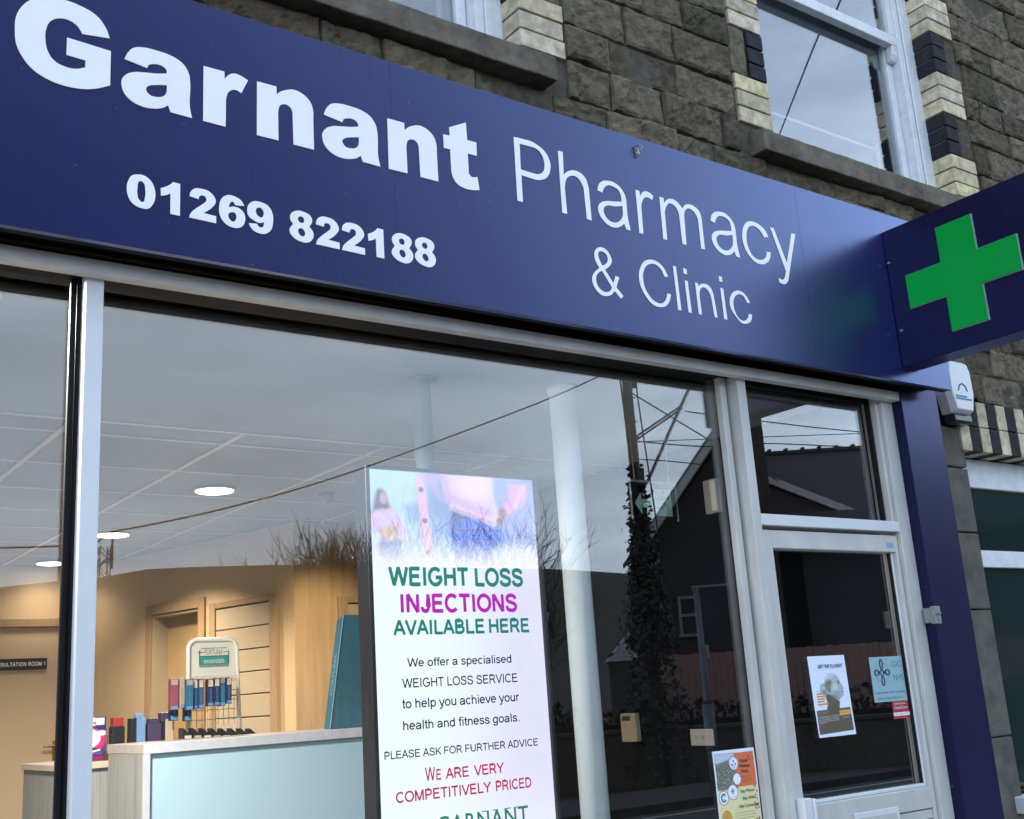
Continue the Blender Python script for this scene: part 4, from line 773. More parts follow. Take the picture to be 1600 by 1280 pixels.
# far wall door
cdr = thing('consultation_door', 'cream consultation room door with a dark name plaque and brass lever handle', 'door', (0, 9.3, 0))
MB().box(1.50, 2.46, -0.022, -0.001, 0.35, 2.333).build('door_leaf', 'door_leaf', cdr, bevel=0.003)
f = MB(); f.box(1.42, 1.499, -0.05, -0.001, 0.35, 2.40); f.box(2.461, 2.53, -0.05, -0.001, 0.35, 2.40); f.box(1.4995, 2.4605, -0.05, -0.001, 2.335, 2.40); f.build('door_frame', 'oak', cdr, bevel=0.004)
pq = MB().box(1.90, 2.327, -0.032, -0.0225, 2.015, 2.100).build('plaque', mat('plaque_brown', (0.022, 0.016, 0.018), 0.5), cdr)
tt = MB(); sans(tt, 'CONSULTATION ROOM 1', 1.918, 2.312, 2.044, 2.072, -0.0335, 0.11, 0.08); tt.build('lettering', 'paper', pq)
hh = MB(); hh.tube([(2.41, -0.022, 1.445), (2.41, -0.075, 1.445), (2.395, -0.08, 1.445), (2.31, -0.08, 1.445)], 0.010, 8); hh.lathe([(0.026, -0.008), (0.026, 0.0)], (2.41, -0.026, 1.445), 16)
hh.box(2.39, 2.43, -0.028, -0.0225, 1.33, 1.48); hh.build('lever_handle', 'brass', cdr)

# columns
col = MB(); col.lathe([(0.0545, -2.45), (0.0545, -0.03), (0.061, -0.025), (0.061, 0.0)], (2.832, 3.43, CZ), 48)
tag(col.build('column', 'column', None, smooth=False), 'round white column standing in the shop window beside the lit screen', 'column')
for p in bpy.data.objects['column'].data.polygons: p.use_smooth = len(p.vertices) == 4
hp = MB(); hp.lathe([(0.032, -1.6), (0.032, -0.32), (0.036, -0.318), (0.036, -0.012), (0.060, -0.010), (0.060, 0.0)], (2.235, 3.55, CZ), 40)
o = tag(hp.build('ceiling_pole', 'grey_pipe', None), 'thin blue-grey pole with round flange hanging from the ceiling behind the screen', 'pole')
for p in o.data.polygons: p.use_smooth = len(p.vertices) == 4

# ceiling lights
LAMP = mat('lamp_diffuser', (1.0, 0.90, 0.74), 0.5, emit=4.0)
def downlight(x, y, lab, power=19, warm=(1.0, 0.79, 0.56), spread=130):
    t = thing('ceiling_light', lab, 'ceiling light', (x, y, CZ - 0.004), 0, 'round recessed lights in the shop ceiling')
    r = MB(); r.lathe([(0.112, -0.006), (0.118, 0.0)], (0, 0, 0), 40); r.build('rim', 'tbar', t)
    d = MB(); d.lathe([(0.101, -0.0085), (0.103, -0.0065)], (0, 0, 0), 40); d.build('diffuser', LAMP, t)
    ld = bpy.data.lights.new('downlight', 'AREA'); ld.shape = 'DISK'; ld.size = 0.2; ld.energy = power; ld.color = warm; ld.spread = R(spread)
    lo = bpy.data.objects.new('lamp', ld); COL.objects.link(lo); lo.parent = t; lo.location = (0, 0, -0.012)
downlight(2.335, 5.89, 'largest of the glowing round ceiling lights, above the counter end')
downlight(2.285, 7.55, 'glowing round ceiling light half hidden beside the silver window bar', 16)
downlight(2.268, 9.02, 'smallest glowing round ceiling light over the consultation room door', 1.0)
downlight(0.55, 3.30, 'added round ceiling light, out of view in the front corner, brightening column and counter', 66, (1.0, 0.97, 0.94), 165)  # added lamp out of view, lights the column and counter front
downlight(0.35, 7.6, 'added round ceiling light, out of view in the far corner of the shop', 4)  # second added lamp out of view, for more light indoors
dm = thing('ceiling_spotlight', 'small grey dome fitting on the tiled ceiling above the counter', 'spotlight', (3.0, 5.86, CZ - 0.003))
d = MB(); d.lathe([(0.002, -0.055), (0.022, -0.05), (0.036, -0.036), (0.043, -0.018), (0.045, 0.0)], (0, 0, 0), 24); d.build('dome', mat('grey_dome', (0.30, 0.32, 0.34), 0.3), dm, smooth=True)
ld = bpy.data.lights.new('spot', 'SPOT'); ld.energy = 26; ld.color = (1.0, 0.74, 0.44); ld.spot_size = R(70); ld.spot_blend = 0.9; ld.shadow_soft_size = 0.03
lo = bpy.data.objects.new('lamp', ld); COL.objects.link(lo); lo.parent = dm; lo.location = (0.05, 0.02, -0.07)
lo.rotation_euler = Vector((-0.38, -0.75, 0.85)).to_track_quat('Z', 'Y').to_euler()

# counter
ctr = thing('counter', 'shop counter with grey wood end and pale teal glass front', 'counter', (0, 0, 0))
MB().box(1.395, 3.02, 4.19, 4.62, 1.478, 1.512).build('counter_top', 'top_wood', ctr, bevel=0.002)
ed = MB(); ed.box(1.394, 3.02, 4.183, 4.1895, 1.477, 1.5125); ed.box(1.394, 1.418, 4.183, 4.2, 0.36, 1.4765); ed.build('front_edging', 'edge', ctr, bevel=0.001)
MB().box(1.395, 1.419, 4.2005, 4.60, 0.36, 1.4775).build('end_panel', 'grey_wood', ctr)
MB().box(1.4195, 3.0, 4.196, 4.215, 0.36, 1.4765).build('glass_front', 'teal_glass', ctr)
lc = thing('lower_counter', 'lower grey wood counter with pale top behind the main counter', 'counter', (0, 0, 0))
MB().box(1.215, 3.0, 4.66, 5.20, 1.425, 1.449).build('counter_top', mat('pale_counter_top', (0.50, 0.40, 0.29), 0.5, var=0.08), lc, bevel=0.002)
MB().box(1.225, 3.0, 4.675, 5.19, 0.36, 1.4245).build('cabinet', 'grey_wood', lc)

# big teal display board standing on the counter
bd = thing('display_board', 'large dark teal display board leaning on the counter behind the screen', 'display board', (0, 0, 0))
b = MB()
zb, zt, yb, yt = 1.513, 1.965, 4.36, 4.215
def bp(x, dz, dy): return (x, yb + (yt - yb) * dz + dy, zb + (zt - zb) * dz)
b.add([bp(2.225, 0, 0), bp(3.30, 0, 0), bp(3.30, 1, 0), bp(2.225, 1, 0), bp(2.225, 0, 0.055), bp(3.30, 0, 0.055), bp(3.30, 0.96, 0.055), bp(2.225, 0.96, 0.055)],
      [(0, 1, 2, 3), (5, 4, 7, 6), (4, 0, 3, 7), (1, 5, 6, 2), (3, 2, 6, 7), (4, 5, 1, 0)])
b.build('board', 'teal_card', bd, bevel=0.002)
eg = MB(); eg.tube([bp(2.225, 0.0, -0.001), bp(2.225, 1.0, -0.001)], 0.0022, 6); eg.build('edge_line', 'teal_edge', bd)
sp = MB(); text(sp, 'FORTUNA', 0, 0.17, -0.010, 0.010, 0, bold=-0.005)
n0 = len(sp.v); text(sp, 'support and recovery range', 0, 0.25, -0.026, -0.021, 0)
dv = (Vector(bp(0, 1, 0)) - Vector(bp(0, 0, 0))).normalized(); st0 = Vector(bp(2.2246, 0.30, 0.026)); pv = Vector((0, -1, 0)) + dv * dv.y; pv.normalize()
sp.v = [tuple(st0 + dv * x + pv * (-z) + Vector((-0.0006, 0, 0))) for x, y, z in sp.v]
sp.f = [tuple(reversed(q)) for q in sp.f]
sp.build('spine_lettering', mat('pale_teal_print', (0.30, 0.42, 0.46), 0.5), bd)
cb = MB(); cb.tube([(2.40, 4.26, 1.70), (2.36, 4.245, 1.725), (2.352, 4.24, 1.705), (2.372, 4.235, 1.682), (2.42, 4.23, 1.675)], 0.004, 8); cb.lathe([(0.004, -0.02), (0.013, -0.015), (0.014, 0.01), (0.005, 0.02)], (2.385, 4.235, 1.678), 12)
tag(cb.build('power_cable', 'cable', None, smooth=True), 'loop of black cable and plug in front of the teal board', 'cable')

# counter-top display stand with hanging cartons
SY = 4.80
ds = thing('display_stand', 'cream wire display stand with a green header sign on the low counter', 'display stand', (0, 0, 0))
def rr(x0, x1, z0, z1, r, n=6):
    p = [(x0, z0), (x1, z0)]
    for k in range(n + 1): t = math.pi / 2 * k / n; p.append((x1 - r + r * math.cos(t), z1 - r + r * math.sin(t)))
    for k in range(n + 1): t = math.pi / 2 + math.pi / 2 * k / n; p.append((x0 + r + r * math.cos(t), z1 - r + r * math.sin(t)))
    return p
MB().prism_y(rr(1.795, 1.995, 1.755, 1.905, 0.03), SY + 0.002, SY + 0.008).build('header_panel', 'offwhite', ds)
fr = MB(); pts = [(1.785, SY, 1.45), (1.785, SY, 1.885), (1.795, SY, 1.905), (1.815, SY, 1.915), (1.975, SY, 1.915), (1.993, SY, 1.905), (2.003, SY, 1.885), (2.018, SY, 1.45)]
fr.tube(pts, 0.010, 8); fr.build('frame', mat('cream_frame', (0.72, 0.66, 0.53), 0.4), ds, smooth=True)
gr = MB()
for k in range(9): gr.tube([(1.80 + k * 0.024, SY + 0.004, 1.45), (1.80 + k * 0.024, SY + 0.004, 1.755)], 0.0016, 5)
for k in range(7): gr.tube([(1.79, SY + 0.003, 1.50 + k * 0.04), (2.01, SY + 0.003, 1.50 + k * 0.04)], 0.0016, 5)
for zz in (1.745, 1.755):
    for k in range(7): gr.tube([(1.80 + k * 0.03, SY, zz), (1.785 + k * 0.03, SY - 0.13, zz + 0.004)], 0.0018, 5)
gr.build('wire_grid', mat('cream_wire', (0.60, 0.55, 0.45), 0.4), ds)
hs = MB(); hs.prism_y(rr(1.832, 1.966, 1.800, 1.880, 0.018), SY - 0.001, SY + 0.0015)
pl = hs.build('header_sign', 'offwhite', ds)
MB().prism_y([(1.833, 1.806), (1.965, 1.806), (1.965, 1.845), (1.833, 1.845)], SY - 0.002, SY - 0.0012).build('green_band', mat('sign_teal', (0.03, 0.22, 0.19), 0.5), pl)
t1 = MB(); text(t1, 'FORTUNA', 1.858, 1.938, 1.852, 1.873, SY - 0.0022, bold=-0.01)
for q in (((1.834, 1.846), (1.964, 1.846)), ((1.834, 1.803), (1.964, 1.803)), ((1.842, 1.879), (1.956, 1.879)), ((1.833, 1.81), (1.833, 1.868)), ((1.965, 1.81), (1.965, 1.868)), ((1.838, 1.862), (1.856, 1.862)), ((1.941, 1.862), (1.962, 1.862)), ((1.826, 1.862), (1.846, 1.862)), ((1.836, 1.850), (1.836, 1.876))):
    t1.tube([(q[0][0], SY - 0.002, q[0][1]), (q[1][0], SY - 0.002, q[1][1])], 0.0012, 5)
t1.build('sign_lettering', mat('dark_teal_print', (0.02, 0.05, 0.05), 0.5), pl)
t2 = MB(); text(t2, 'essentials', 1.853, 1.946, 1.815, 1.837, SY - 0.0024, lower=True); t2.build('sign_wording', 'offwhite', pl)
CART = {'blue': (0.02, 0.06, 0.16), 'navy': (0.014, 0.022, 0.07), 'pink': (0.22, 0.06, 0.075), 'teal': (0.02, 0.11, 0.17), 'peach': (0.42, 0.27, 0.17)}
def carton(x, y, zt, h, w, colour, pale, lab, base=(0.02, 0.05, 0.10)):
    t = thing('hanging_carton', lab, 'carton', (x, y, zt - h), 0, 'slim cartons hanging on the counter display stand')
    m = mat('carton_' + colour, CART[colour], 0.35)
    MB().box(-w / 2, w / 2, -0.014, 0.014, 0, h).build('carton', m, t, bevel=0.001)
    d = MB(); d.box(-w / 2 + 0.003, w / 2 - 0.003, -0.0155, -0.0143, h * (0.72 if pale else 0.8), h * 0.97); d.build('front_patch', mat('patch', (0.55, 0.45, 0.33) if pale else (0.35, 0.25, 0.24), 0.5), t)
    d = MB(); d.box(-w / 2 + 0.002, w / 2 - 0.002, -0.0155, -0.0143, 0.003, h * 0.13)
    v, fs = text_shape('FORTUNA'); mx = v[:, 0].max()
    if not colour == 'pink':
        d.add([(-0.0 + (p[1] - 0.35) * 0.012, -0.0152, h * 0.17 + p[0] / mx * h * 0.5) for p in v], [tuple(reversed(q)) for q in fs])
    d.build('base_print', mat('print_blue', (0.10, 0.22, 0.38), 0.5), t)
carton(1.685, 4.70, 1.752, 0.125, 0.034, 'pink', False, 'first pink carton hanging at the outer end of the cream stand')
carton(1.718, 4.70, 1.755, 0.120, 0.020, 'peach', False, 'narrow peach carton hanging beside the pink cartons')
carton(1.746, 4.69, 1.748, 0.125, 0.030, 'teal', False, 'bright teal carton with silver hook hanging beside the peach carton')
carton(1.776, 4.71, 1.746, 0.122, 0.024, 'blue', True, 'blue carton with pale patch hanging next to the bright teal carton')
carton(1.803, 4.71, 1.747, 0.120, 0.022, 'blue', True, 'blue carton with pale patch just before the gap in the row')
carton(1.848, 4.72, 1.746, 0.112, 0.026, 'navy', True, 'navy carton with pale patch first after the gap in the row')
carton(1.876, 4.72, 1.747, 0.112, 0.024, 'navy', True, 'navy carton with pale patch second after the gap in the row')
carton(1.904, 4.73, 1.750, 0.118, 0.026, 'teal', False, 'all blue-green carton hanging between two navy cartons')
carton(1.934, 4.73, 1.750, 0.110, 0.024, 'navy', True, 'last navy carton, hanging against the stand upright')
carton(1.700, 4.74, 1.735, 0.150, 0.034, 'navy', False, 'dark carton hanging low behind the pink carton')
carton(1.760, 4.745, 1.735, 0.155, 0.030, 'navy', False, 'dark carton hanging low behind the teal carton')

def pack(name, x0, x1, z1, lab, cat, parts, grp=None):
    t = thing(name, lab, cat, ((x0 + x1) / 2, 4.80, 1.449), 0, grp)
    w, h = x1 - x0, z1 - 1.449
    for pn, m, a in parts:
        MB().box(-w / 2 + a[0] * w, -w / 2 + a[1] * w, a[2], a[3], a[4] * h, a[5] * h).build(pn, m, t, bevel=0.002)
    return t
dk = mat('black_card', (0.012, 0.012, 0.014), 0.4); rd = mat('red_card', (0.30, 0.03, 0.025), 0.4); bc = mat('light_blue_card', (0.16, 0.27, 0.42), 0.4); pu = mat('purple_card', (0.06, 0.04, 0.085), 0.4); tn = mat('tan_card', (0.50, 0.37, 0.24), 0.5)
pack('boxed_pack', 1.470, 1.520, 1.612, 'black pack with a red top on the low counter', 'pack', [('body', dk, (0, 1, 0, 0.05, 0, 0.78)), ('red_top', rd, (0.08, 0.92, 0.002, 0.048, 0.78, 1.0))], 'small boxed packs in a row on the low counter')
pack('boxed_pack', 1.548, 1.610, 1.622, 'black pack with a light blue hanging card on the low counter', 'pack', [('body', dk, (0, 0.94, 0.01, 0.06, 0, 0.90)), ('blue_card', bc, (0.34, 0.90, -0.004, 0.009, 0.12, 0.9)), ('card_top', bc, (0.3, 0.8, 0.0095, 0.04, 0.90, 1.0))], 'small boxed packs in a row on the low counter')
pk = pack('boxed_pack', 1.616, 1.672, 1.600, 'dull purple rounded pack between two black packs', 'pack', [('body', pu, (0, 1, 0, 0.05, 0, 0.86)), ('rounded_top', pu, (0.12, 0.88, 0.004, 0.046, 0.86, 1.0))], 'small boxed packs in a row on the low counter')
pack('boxed_pack', 1.672, 1.728, 1.620, 'black pack with a purple top and tan price card', 'pack', [('body', dk, (0, 1, 0.006, 0.05, 0, 0.80)), ('purple_top', pu, (0.0, 0.82, 0.006, 0.05, 0.80, 1.0)), ('tan_card', tn, (0.30, 0.92, -0.004, 0.0055, 0.2, 0.84))], 'small boxed packs in a row on the low counter')
tr = thing('divider_tray', 'row of open black dividers lying along the low counter beside the stand', 'tray', (0, 0, 0))
for k in range(8):
    x = 1.735 + k * 0.042; h = 0.085 - 0.003 * k
    MB().prism_y([(x, 1.449), (x + 0.036, 1.449), (x + 0.036, 1.449 + h * 0.85), (x, 1.449 + h + 0.02)], 4.72, 4.775).build('divider', dk, tr)
    MB().box(x + 0.006, x + 0.034, 4.715, 4.719, 1.449 + h * 0.72, 1.449 + h * 0.86).build('price_strip', 'offwhite' if k % 2 == 0 else tn, tr)
# alarm-clock style toy box on the low counter, next to a little wire holder
pb = thing('product_box', 'purple and pink product box with a round dial picture on the low counter', 'box', (1.362, 4.78, 1.449))
MB().box(-0.075, 0.076, 0.0, 0.06, 0.02, 0.170).build('carton', mat('deep_purple_card', (0.035, 0.02, 0.10), 0.35), pb, bevel=0.002)
MB().box(-0.075, 0.082, -0.012, 0.06, 0.0, 0.0195).build('pink_base', mat('dark_pink_tray', (0.16, 0.015, 0.06), 0.4), pb, bevel=0.003)
pf = Paint(48, 54, 1.1, srgb(40, 25, 85)); pf.grad(0.5, 1, srgb(100, 70, 140), 0.6)
pf.ell(0.5, 0.60, 0.50, 0.34, srgb(200, 30, 95), 0.08); pf.ell(0.5, 0.55, 0.36, 0.26, srgb(240, 225, 215), 0.08); pf.ell(0.9, 0.42, 0.14, 0.07, srgb(200, 190, 225), 0.2); pf.poly([(0.45, 0.0), (0.72, 0.0), (0.72, 0.12), (0.45, 0.12)], srgb(235, 225, 215)); pf.poly([(0.74, 0.02), (0.96, 0.02), (0.96, 0.2), (0.74, 0.2)], srgb(225, 205, 205)); pf.poly([(0.3, 0.16), (0.72, 0.16), (0.72, 0.22), (0.3, 0.22)], srgb(230, 200, 90)); pf.ell(0.55, 0.86, 0.4, 0.06, srgb(25, 15, 25), 0.3); pf.line(0.5, 0.93, 0.85, 0.86, 0.02, srgb(235, 230, 230))
pf.mesh(lambda u, v: (-0.073 + 0.147 * u, -0.0008, 0.168 - 0.146 * v)).build('front_print', 'printed', pb)
wh = MB(); wh.tube([(1.432, 4.74, 1.449), (1.432, 4.74, 1.545), (1.452, 4.74, 1.545)], 0.003, 6); wh.box(1.425, 1.455, 4.735, 4.78, 1.449, 1.485)
tag(wh.build('wire_holder', mat('brown_metal', (0.10, 0.07, 0.045), 0.4, metal=0.5), None), 'little brown metal holder beside the pink and purple box', 'holder')

# things on the dark side wall
sw = thing('wall_dispenser', 'ivory wall box with a dark slot on the dark side wall', 'wall box', (0, 0, 0))
MB().box(4.165, 4.1995, 4.655, 4.775, 1.325, 1.472).build('casing', 'ivory', sw, bevel=0.006)
MB().box(4.162, 4.1645, 4.695, 4.757, 1.435, 1.458).build('slot', mat('brown_slot', (0.08, 0.055, 0.03), 0.5), sw)
kp = thing('switch_plate', 'plain ivory switch plate on the dark side wall behind the window', 'switch plate', (0, 0, 0))
MB().box(4.192, 4.1995, 4.125, 4.285, 1.303, 1.383).build('plate', mat('aged_ivory_plate', (0.42, 0.40, 0.36), 0.5, var=0.1, vscale=40), kp, bevel=0.003)
for y in (4.16, 4.20, 4.24): MB().box(4.1895, 4.1915, y - 0.008, y + 0.008, 1.333, 1.353).build('rocker', mat('aged_ivory_rocker', (0.36, 0.345, 0.31), 0.4), kp, bevel=0.001)
em = thing('emergency_light', 'upright white emergency light panel high on the dark side wall', 'emergency light', (0, 0, 0))
MB().box(4.17, 4.1995, 3.905, 3.995, 2.425, 2.595).build('casing', 'white_plastic', em, bevel=0.004)
MB().box(4.166, 4.1695, 3.912, 3.945, 2.435, 2.588).build('lens', mat('lit_lens', (0.85, 0.85, 0.78), 0.3, emit=0.08), em)
ex = thing('exit_sign', 'hanging green running man exit sign seen through the window', 'exit sign', (0, 0, 0))
EY = 3.80
MB().box(3.50, 3.78, EY, EY + 0.006, 2.352, 2.50).build('panel', glass('green_tinted_acrylic', 0.05, 0.2, 3.0, (0.30, 0.80, 0.55)), ex)
e = MB(); e.box(3.495, 3.4995, EY, EY + 0.008, 2.345, 2.52); e.box(3.7805, 3.785, EY, EY + 0.008, 2.345, 2.52); e.box(3.495, 3.785, EY, EY + 0.008, 2.5205, 2.528)
for x in (3.53, 3.75): e.tube([(x, EY + 0.005, 2.525), (x, EY + 0.005, CZ)], 0.003, 6)
e.build('bracket', mat('pale_bracket', (0.55, 0.52, 0.47), 0.4), ex)
WG = mat('lit_white_print', (0.30, 0.50, 0.44), 0.5, emit=0.02)
e = MB(); e.prism_y([(3.64, 2.365), (3.745, 2.365), (3.745, 2.49), (3.64, 2.49)], EY - 0.002, EY - 0.0005)
e.prism_y([(3.515, 2.42), (3.555, 2.37), (3.555, 2.40), (3.60, 2.40), (3.60, 2.44), (3.555, 2.44), (3.555, 2.47)], EY - 0.002, EY - 0.0005); e.build('arrow_and_door', WG, ex, fix=True)
GG = mat('lit_green_print', (0.03, 0.30, 0.18), 0.5, emit=0.02)
e = MB(); e.lathe([(0.009, -0.0005), (0.009, 0.0005)], (0, 0, 0), 14); e.v = [(3.69 + x, EY - 0.004 + z, 2.476 + y) for x, y, z in e.v]
for a in (((3.688, 2.462), (3.698, 2.425)), ((3.69, 2.458), (3.668, 2.44), (3.66, 2.455)), ((3.692, 2.455), (3.715, 2.445), (3.725, 2.455)), ((3.698, 2.425), (3.715, 2.405), (3.708, 2.375)), ((3.696, 2.425), (3.68, 2.40), (3.655, 2.40))):
    e.tube([(x, EY - 0.004, zz) for x, zz in a], 0.006, 6)
e.build('running_figure', GG, ex)

# ================================================================== lit advertising screen in the window
scr = thing('advert_screen', 'tall black framed lit screen advertising weight loss injections in the shop window', 'screen', (0, 0, 0))
SX0, SX1, SZ1, SYF = 1.738, 2.392, 2.326, 3.10
f = MB(); f.box(1.722, 1.7375, 3.088, 3.165, 0.40, 2.338); f.box(2.3925, 2.408, 3.088, 3.165, 0.40, 2.338); f.box(1.738, 2.392, 3.0885, 3.164, 2.3265, 2.3375); f.box(1.738, 2.392, 3.112, 3.163, 0.40, 2.326); f.box(1.738, 2.392, 3.0885, 3.1115, 0.40, 1.02)
f.build('frame', 'black', scr, bevel=0.003)
pic = Paint(170, 112, 0.60, srgb(246, 247, 255))
B = 0.955                                              # height of the picture band relative to its own grid
pic.poly([(0, 0), (0.42, 0), (0.42, 1), (0, 1)], srgb(222, 240, 255), 0.02)
pic.ell(0.12, 0.15, 0.25, 0.5, srgb(190, 225, 255), 0.9, 0.8)
pic.poly([(0.19, 0.36), (0.30, 0.30), (0.30, 0.52), (0.21, 0.55)], srgb(165, 190, 225), 0.02)
pic.poly([(0.34, 0), (1.0, 0), (1.0, 1), (0.37, 1)], srgb(150, 165, 222), 0.02)
pic.ell(0.9, 0.1, 0.25, 0.4, srgb(165, 178, 235), 0.9); pic.ell(0.42, 0.45, 0.14, 0.5, srgb(140, 165, 210), 0.8, 0.8)
pic.ell(0.5, 0.9, 0.35, 0.35, srgb(190, 215, 255), 0.9, 0.8)
# reflected woman in the mirror
pic.poly([(0.03, 0.30), (0.045, 0.21), (0.07, 0.195), (0.095, 0.24), (0.105, 0.33), (0.125, 0.42), (0.07, 0.45), (0.005, 0.48), (0.02, 0.40)], srgb(122, 110, 135), 0.012)
pic.ell(0.079, 0.30, 0.019, 0.062, srgb(206, 172, 178), 0.5)
pic.poly([(0.0, 0.47), (0.04, 0.42), (0.12, 0.40), (0.165, 0.46), (0.205, 0.62), (0.215, 0.68), (0.185, 0.70), (0.15, 0.58), (0.15, 0.66), (0.055, 0.66), (0.0, 0.64)], srgb(226, 200, 240), 0.012)
pic.poly([(0.055, 0.60), (0.15, 0.58), (0.152, 0.73), (0.05, 0.74)], srgb(222, 192, 178), 0.015)
pic.poly([(0.046, 0.74), (0.17, 0.725), (0.18, 1.0), (0.045, 1.0)], srgb(136, 150, 205), 0.015)
pic.ell(0.20, 0.73, 0.018, 0.03, srgb(225, 195, 205), 0.5)
# pink mirror edge with round knobs
pic.poly([(0.268, 0.02), (0.318, 0.04), (0.358, 1), (0.30, 1)], srgb(238, 196, 226), 0.008)
for (u, v) in ((0.297, 0.185), (0.314, 0.515), (0.321, 0.845)): pic.ell(u, v, 0.013, 0.028, srgb(128, 110, 150), 0.3)
# woman seen from behind: pink jumper, arm on hip, blue jeans
pic.poly([(0.29, 0), (0.44, 0), (0.40, 0.12), (0.42, 0.28), (0.36, 0.18)], srgb(200, 180, 235), 0.03)
pic.poly([(0.475, 0.40), (0.62, 0.42), (0.76, 0.52), (0.79, 0.70), (0.79, 1.0), (0.47, 1.0), (0.465, 0.62)], srgb(62, 104, 205), 0.012)
pic.poly([(0.48, 0.40), (0.55, 0.43), (0.53, 0.56), (0.48, 0.70), (0.463, 0.62)], srgb(58, 66, 118), 0.02)
pic.ell(0.62, 0.66, 0.16, 0.22, srgb(46, 98, 225), 0.8, 0.8); pic.line(0.49, 0.60, 0.77, 0.585, 0.006, srgb(38, 62, 150)); pic.line(0.57, 0.695, 0.73, 0.685, 0.005, srgb(45, 75, 165)); pic.line(0.73, 0.69, 0.745, 0.80, 0.004, srgb(50, 80, 165))
pic.line(0.765, 0.60, 0.80, 0.98, 0.004, srgb(120, 150, 215)); pic.line(0.54, 0.46, 0.60, 0.44, 0.008, srgb(35, 45, 95))
pic.poly([(0.42, 0), (0.74, 0), (0.735, 0.18), (0.755, 0.32), (0.765, 0.50), (0.73, 0.55), (0.62, 0.47), (0.53, 0.42), (0.47, 0.38), (0.43, 0.20)], srgb(232, 206, 236), 0.012)
pic.line(0.46, 0.24, 0.70, 0.40, 0.03, srgb(212, 172, 222), 0.7); pic.line(0.48, 0.37, 0.72, 0.51, 0.012, srgb(205, 160, 205), 0.8); pic.ell(0.62, 0.12, 0.10, 0.16, srgb(246, 228, 248), 0.8, 0.7); pic.line(0.44, 0.05, 0.46, 0.3, 0.02, srgb(205, 178, 226), 0.7)
pic.poly([(0.83, 0.06), (0.955, 0.05), (0.965, 0.16), (0.93, 0.30), (0.86, 0.38), (0.80, 0.44), (0.775, 0.42), (0.80, 0.30), (0.84, 0.22)], srgb(228, 178, 224), 0.012)
pic.line(0.93, 0.1, 0.88, 0.30, 0.02, srgb(240, 205, 240), 0.7); pic.ell(0.79, 0.40, 0.025, 0.07, srgb(178, 120, 132), 0.5); pic.ell(0.768, 0.49, 0.020, 0.045, srgb(150, 85, 100), 0.5)
rs = random.Random(3)
for k in range(26):                                    # bare branches mirrored in the glass, painted into the advert picture
    x = rs.uniform(0.80, 0.99) if k % 3 else rs.uniform(0.36, 0.46); y = rs.uniform(0.55, 0.95); a = rs.uniform(-0.10, 0.10); h = rs.uniform(0.15, 0.4)
    pic.line(x, y, x + a, y - h, 0.0022, srgb(118, 135, 190), 0.7)
pic.grad(0.66, 1.0, srgb(246, 248, 255), 1.0)
pic.ell(0.86, 0.86, 0.14, 0.10, srgb(246, 248, 255), 0.9, 0.7)
SCRM = mat('screen_glow', (1, 1, 1), 0.18, spec=0.3, attr='tone', emit=1.2 / 2 ** EXPOSURE)
for l in list(SCRM.node_tree.links):
    if l.to_socket.name == 'Base Color': SCRM.node_tree.links.remove(l)
SCRM.node_tree.nodes['Principled BSDF'].inputs['Base Color'].default_value = (0.004, 0.004, 0.005, 1)
_k = np.clip((pic.v - 0.62) / 0.3, 0, 1)[..., None]; pic.im = np.clip(pic.im, 0, 1) ** (1.15 - 0.15 * _k) * (0.80 + 0.20 * _k)
pic.mesh(lambda u, v: (SX0 + (SX1 - SX0) * u, SYF, SZ1 - 0.310 * v)).build('picture', SCRM, scr)
bgp = Paint(24, 40, 2.0, srgb(246, 248, 255)); bgp.ell(0.95, 0.35, 0.55, 0.5, srgb(228, 227, 255), 0.9); bgp.ell(0.1, 0.3, 0.5, 0.6, srgb(240, 253, 255), 0.9, 0.8)
bgp.mesh(lambda u, v: (SX0 + (SX1 - SX0) * u, SYF, SZ1 - 0.3102 - (SZ1 - 0.3102 - 1.02) * v)).build('display', SCRM, scr)
def glow(name, c):
    m = mat(name, (0.004, 0.004, 0.005), 0.2, spec=0.3); p = m.node_tree.nodes['Principled BSDF']
    p.inputs['Emission Color'].default_value = (*srgb(*c), 1); p.inputs['Emission Strength'].default_value = 1.2 / 2 ** EXPOSURE; return m
g_green, g_mag, g_navy, g_red, g_dkg = glow('glow_teal', (22, 128, 118)), glow('glow_magenta', (182, 22, 182)), glow('glow_navy', (18, 20, 62)), glow('glow_crimson', (186, 22, 82)), glow('glow_green', (30, 125, 95))
yt_ = SYF - 0.0012
a = MB(); sans(a, 'WEIGHT LOSS', 1.797, 2.322, 1.957, 2.015, yt_, 0.112, 0.04); a.build('teal_headline', g_green, scr)
a = MB(); sans(a, 'AVAILABLE', 1.807, 2.151, 1.804, 1.849, yt_, 0.105, 0.03); a.build('teal_headline', g_green, scr); a = MB(); sans(a, 'HERE', 2.170, 2.334, 1.804, 1.849, yt_, 0.105, 0.03); a.build('teal_headline', g_green, scr)
a = MB(); sans(a, 'INJECTIONS', 1.837, 2.290, 1.873, 1.930, yt_, 0.112, 0.04); a.build('magenta_headline', g_mag, scr)
for s, x0, x1, zb_, zt_ in (('We offer a specialised', 1.853, 2.252, 1.706, 1.732), ('WEIGHT LOSS SERVICE', 1.832, 2.271, 1.643, 1.671), ('to help you achieve your', 1.829, 2.273, 1.582, 1.610), ('health and fitness goals.', 1.829, 2.270, 1.518, 1.545), ('PLEASE ASK FOR FURTHER ADVICE', 1.760, 2.338, 1.437, 1.460)):
    a = MB(); sans(a, s, x0, x1, zb_, zt_, yt_, 0.075); a.build('navy_wording', g_navy, scr)
a = MB()
